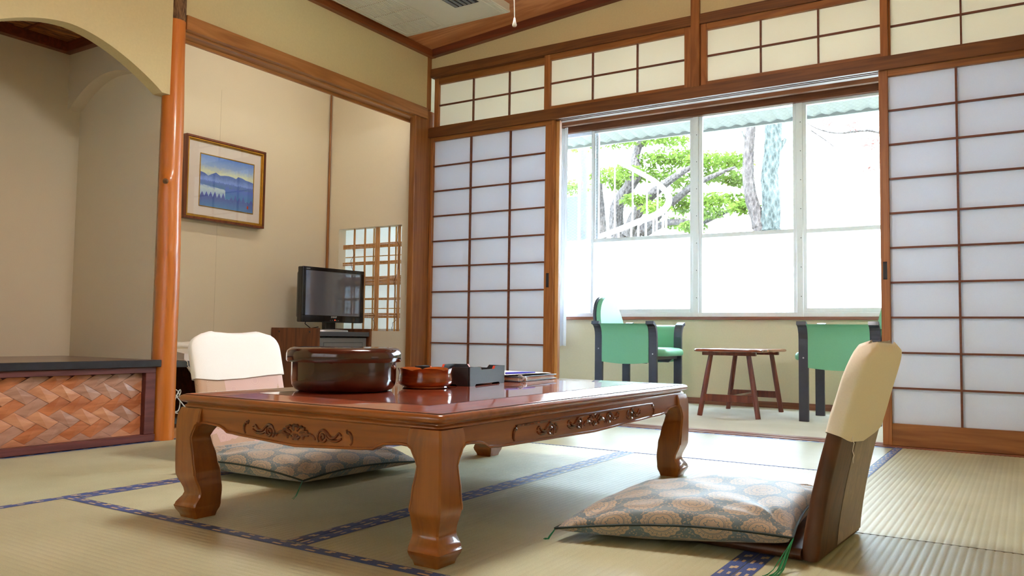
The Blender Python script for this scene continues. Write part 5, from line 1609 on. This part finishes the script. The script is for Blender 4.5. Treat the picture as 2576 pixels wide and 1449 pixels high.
# twin-trunk tree
b0 = rp(1905, 620, 9.6)
t1_ = thing('twin_trunk_tree', 'tree with two tall bare scaly trunks outside the middle pane', 'tree', (b0.x, b0.y, -0.7))
limb(t1_, [(b0.x, b0.y, -0.7), rp(1915, 640, 9.6), rp(1908, 560, 9.6), rp(1890, 500, 9.6), rp(1882, 440, 9.6), rp(1884, 370, 9.6), rp(1890, 300, 9.6), rp(1894, 220, 9.6), rp(1900, 60, 9.6)], [0.12, 0.10, 0.085, 0.075, 0.07, 0.065, 0.06, 0.055, .05], 'trunk', M_BARK2)
limb(t1_, [(b0.x + 0.1, b0.y, -0.7), rp(1938, 640, 9.6), rp(1938, 570, 9.6), rp(1940, 500, 9.6), rp(1936, 440, 9.6), rp(1944, 370, 9.6), rp(1946, 300, 9.6), rp(1950, 200, 9.6), rp(1952, 60, 9.6)], [0.16, 0.14, 0.115, 0.11, 0.10, 0.10, 0.10, 0.095, .09], 'trunk', M_BARK)
limb(t1_, [rp(1948, 390, 9.6), rp(1962, 370, 9.65), rp(1976, 350, 9.7)], [0.05, 0.035, 0.02], 'branch', M_BARK)
limb(t1_, [rp(1888, 400, 9.6), rp(1878, 360, 9.6), rp(1866, 330, 9.65)], [0.018, 0.014, 0.008], 'branch', M_BARK)
leaves(t1_, [(rp(1900, -20, 9.6), 0.9, 0.5), (rp(2000, -40, 9.8), 0.9, 0.5)], 500, 0.13, M_LEAF, 4)
# spreading evergreen on the left
e0 = rp(1560, 640, 10.5)
t2_ = thing('evergreen_tree', 'leafy evergreen tree with a twisted trunk behind the spiral stair rail', 'tree', (e0.x, e0.y, -0.7))
limb(t2_, [(e0.x, e0.y, -0.7), rp(1560, 640, 10.5), rp(1552, 580, 10.5), rp(1552, 520, 10.4), rp(1575, 480, 10.3), rp(1600, 440, 10.3), rp(1598, 400, 10.4), rp(1612, 360, 10.5), rp(1648, 330, 10.6)], [0.16, 0.13, 0.11, 0.10, 0.085, 0.08, 0.06, 0.05, .03], 'trunk', M_BARK2)
limb(t2_, [rp(1580, 590, 10.5), rp(1600, 540, 10.4), rp(1640, 490, 10.2), rp(1690, 450, 10.0), rp(1740, 420, 9.9)], [0.10, 0.085, 0.07, 0.05, .03], 'branch', M_BARK2)
limb(t2_, [rp(1570, 600, 10.6), rp(1620, 575, 10.5), rp(1680, 520, 10.3), rp(1740, 470, 10.1), rp(1800, 440, 10.0), rp(1850, 420, 10.0)], [0.08, 0.07, 0.05, 0.045, .03, .015], 'branch', M_BARK2)
limb(t2_, [rp(1620, 590, 10.6), rp(1680, 560, 10.4), rp(1760, 560, 10.2), rp(1810, 540, 10.1), rp(1860, 520, 10.0)], [0.05, 0.045, 0.035, 0.03, .012], 'branch', M_BARK2)
limb(t2_, [rp(1500, 360, 10.6), rp(1540, 345, 10.6), rp(1600, 335, 10.6)], [0.06, 0.05, 0.02], 'branch', M_BARK2)
limb(t2_, [rp(1512, 640, 10.8), rp(1510, 560, 10.8), rp(1505, 480, 10.8), rp(1500, 400, 10.8)], [0.10, 0.09, 0.07, 0.05], 'trunk', M_BARK2)
cl = []
for (px, py, r) in ((1560, 350, .30), (1610, 345, .30), (1660, 340, .28), (1700, 345, .3), (1530, 440, .28), (1570, 430, .25), (1640, 400, .28), (1690, 390, .30), (1725, 400, .3), (1560, 460, .22), (1620, 440, .25), (1670, 440, .28), (1720, 450, .3), (1770, 400, .26), (1810, 400, .26), (1850, 405, .24), (1780, 440, .24), (1830, 440, .26), (1860, 450, .2), (1700, 500, .26), (1650, 520, .22), (1790, 500, .24), (1840, 500, .26), (1870, 520, .2), (1700, 560, .22), (1740, 570, .2), (1790, 530, .2), (1470, 360, .3), (1440, 470, .25), (1730, 520, .22), (1600, 500, .2)):
    cl.append((rp(px, py, 10.3 + (px * 7 % 11) / 11 - 0.4), r, r * 0.38))
leaves(t2_, cl, 330, 0.07, M_LEAF, 9)
# thin red-leaved branches seen in the right pane
c0 = rp(2120, 640, 12)
t3_ = thing('red_leaved_tree', 'thin bare-branched tree with a few reddish leaves at far right', 'tree', (c0.x + 1.5, 12, -0.7))
limb(t3_, [(c0.x + 2.2, 12, -0.7), (c0.x + 2.0, 12, 1.2), rp(2260, 380, 12), rp(2200, 330, 12), rp(2110, 335, 12), rp(2060, 325, 12), rp(2030, 310, 12)], [0.08, 0.06, 0.03, 0.02, 0.014, .010, 0.006], 'branch', M_BARK2)
limb(t3_, [rp(2040, 328, 12), rp(2080, 355, 12), rp(2110, 380, 12)], [0.010, .008, 0.005], 'branch', M_BARK2)
leaves(t3_, [(rp(2085, 300, 12), .14, .1), (rp(2145, 312, 12), .14, .1), (rp(2195, 415, 12), .14, .1), (rp(2190, 355, 12), .14, .1)], 40, 0.07, M_LEAFR, 11)

# spiral stair rail
M_RAIL = plain('white painted steel', srgb(236, 240, 242), 0.4, noise_amt=0.02)
sp = thing('spiral_stair', 'white spiral staircase handrail with thin balusters outside the left pane', 'staircase', (rp(1500, 600, 8.3).x, 8.3, -0.7))
up_ = [(1440, 350, 9.0), (1500, 386, 8.9), (1550, 406, 8.7), (1600, 430, 8.45), (1645, 455, 8.2), (1675, 482, 8.0), (1683, 503, 7.85), (1672, 525, 7.75), (1640, 545, 7.7), (1600, 560, 7.7), (1550, 580, 7.75), (1500, 598, 7.85), (1450, 616, 8.0)]
limb(sp, [rp(*q) for q in up_], [0.014, .016, .02, .024, .028, .03, .032, .032, .032, .030, .028, .026, .024], 'handrail', M_RAIL)
for (px, pt_, pb, Y) in ((1547, 405, 580, 8.7), (1592, 425, 562, 8.5), (1628, 445, 548, 8.3), (1655, 460, 536, 8.15), (1500, 590, 660, 7.85), (1556, 578, 650, 7.75), (1588, 566, 650, 7.7), (1606, 560, 650, 7.7), (1625, 552, 650, 7.7), (1644, 545, 650, 7.7), (1652, 540, 650, 7.7), (1668, 530, 650, 7.73), (1676, 520, 650, 7.78)):
    a, b = rp(px, pt_, Y), rp(px - 1, pb, Y)
    MB().tube([a, b], 0.009 if Y > 7.8 else 0.011, 6).build('baluster', M_RAIL, sp, smooth=True)
# rusty steel column
n = NT('rust streaked white steel')
v = n.coord('Object', scale=(3, 3, 0.35)); g = n.noise(v, 6, 4, 0.7)
M_RUST = n.pbr(n.ramp(g, [(0.52, srgb(46, 50, 54)), (0.60, srgb(60, 34, 14))]), 0.6)
q0 = rp(1466, 480, 8.0)
tag(MB().tube([(q0.x, q0.y, z) for z in (-0.7, 1, 2.6, 4)], 0.055, 20).build('steel_column', M_RUST, smooth=True), 'white steel column with rust streaks at the left pane', 'column')
# concrete posts seen past the column
q1 = rp(1441, 500, 13)
tag(MB().box(q1.x - 0.3, q1.x + 0.12, 13, 13.4, -0.7, 3.05, 0.02).build('concrete_block_wall', plain('grey concrete', srgb(34, 42, 48), 0.9), ), 'grey concrete block wall beyond the steel column', 'wall')
# plain white neighbour building
nb_ = thing('neighbour_building', 'white building with a faint door frame beyond the bare trunks', 'building', (4.0, 20, -0.7))
bx0 = rp(1975, 500, 20).x
MB().box(bx0 - 0.3, bx0 + 9, 20, 24, -0.7, 6.4).build('wall', M_OUT, nb_)
MB().box(bx0 + 0.0, bx0 + 1.0, 19.95, 20, -0.7, 3.6).build('door', plain('pale grey door', srgb(214, 220, 226), 0.6), nb_)
MB().box(bx0 - 0.4, bx0 + 9.1, 19.6, 24.4, 6.4, 6.6).build('roof', M_OUT, nb_)
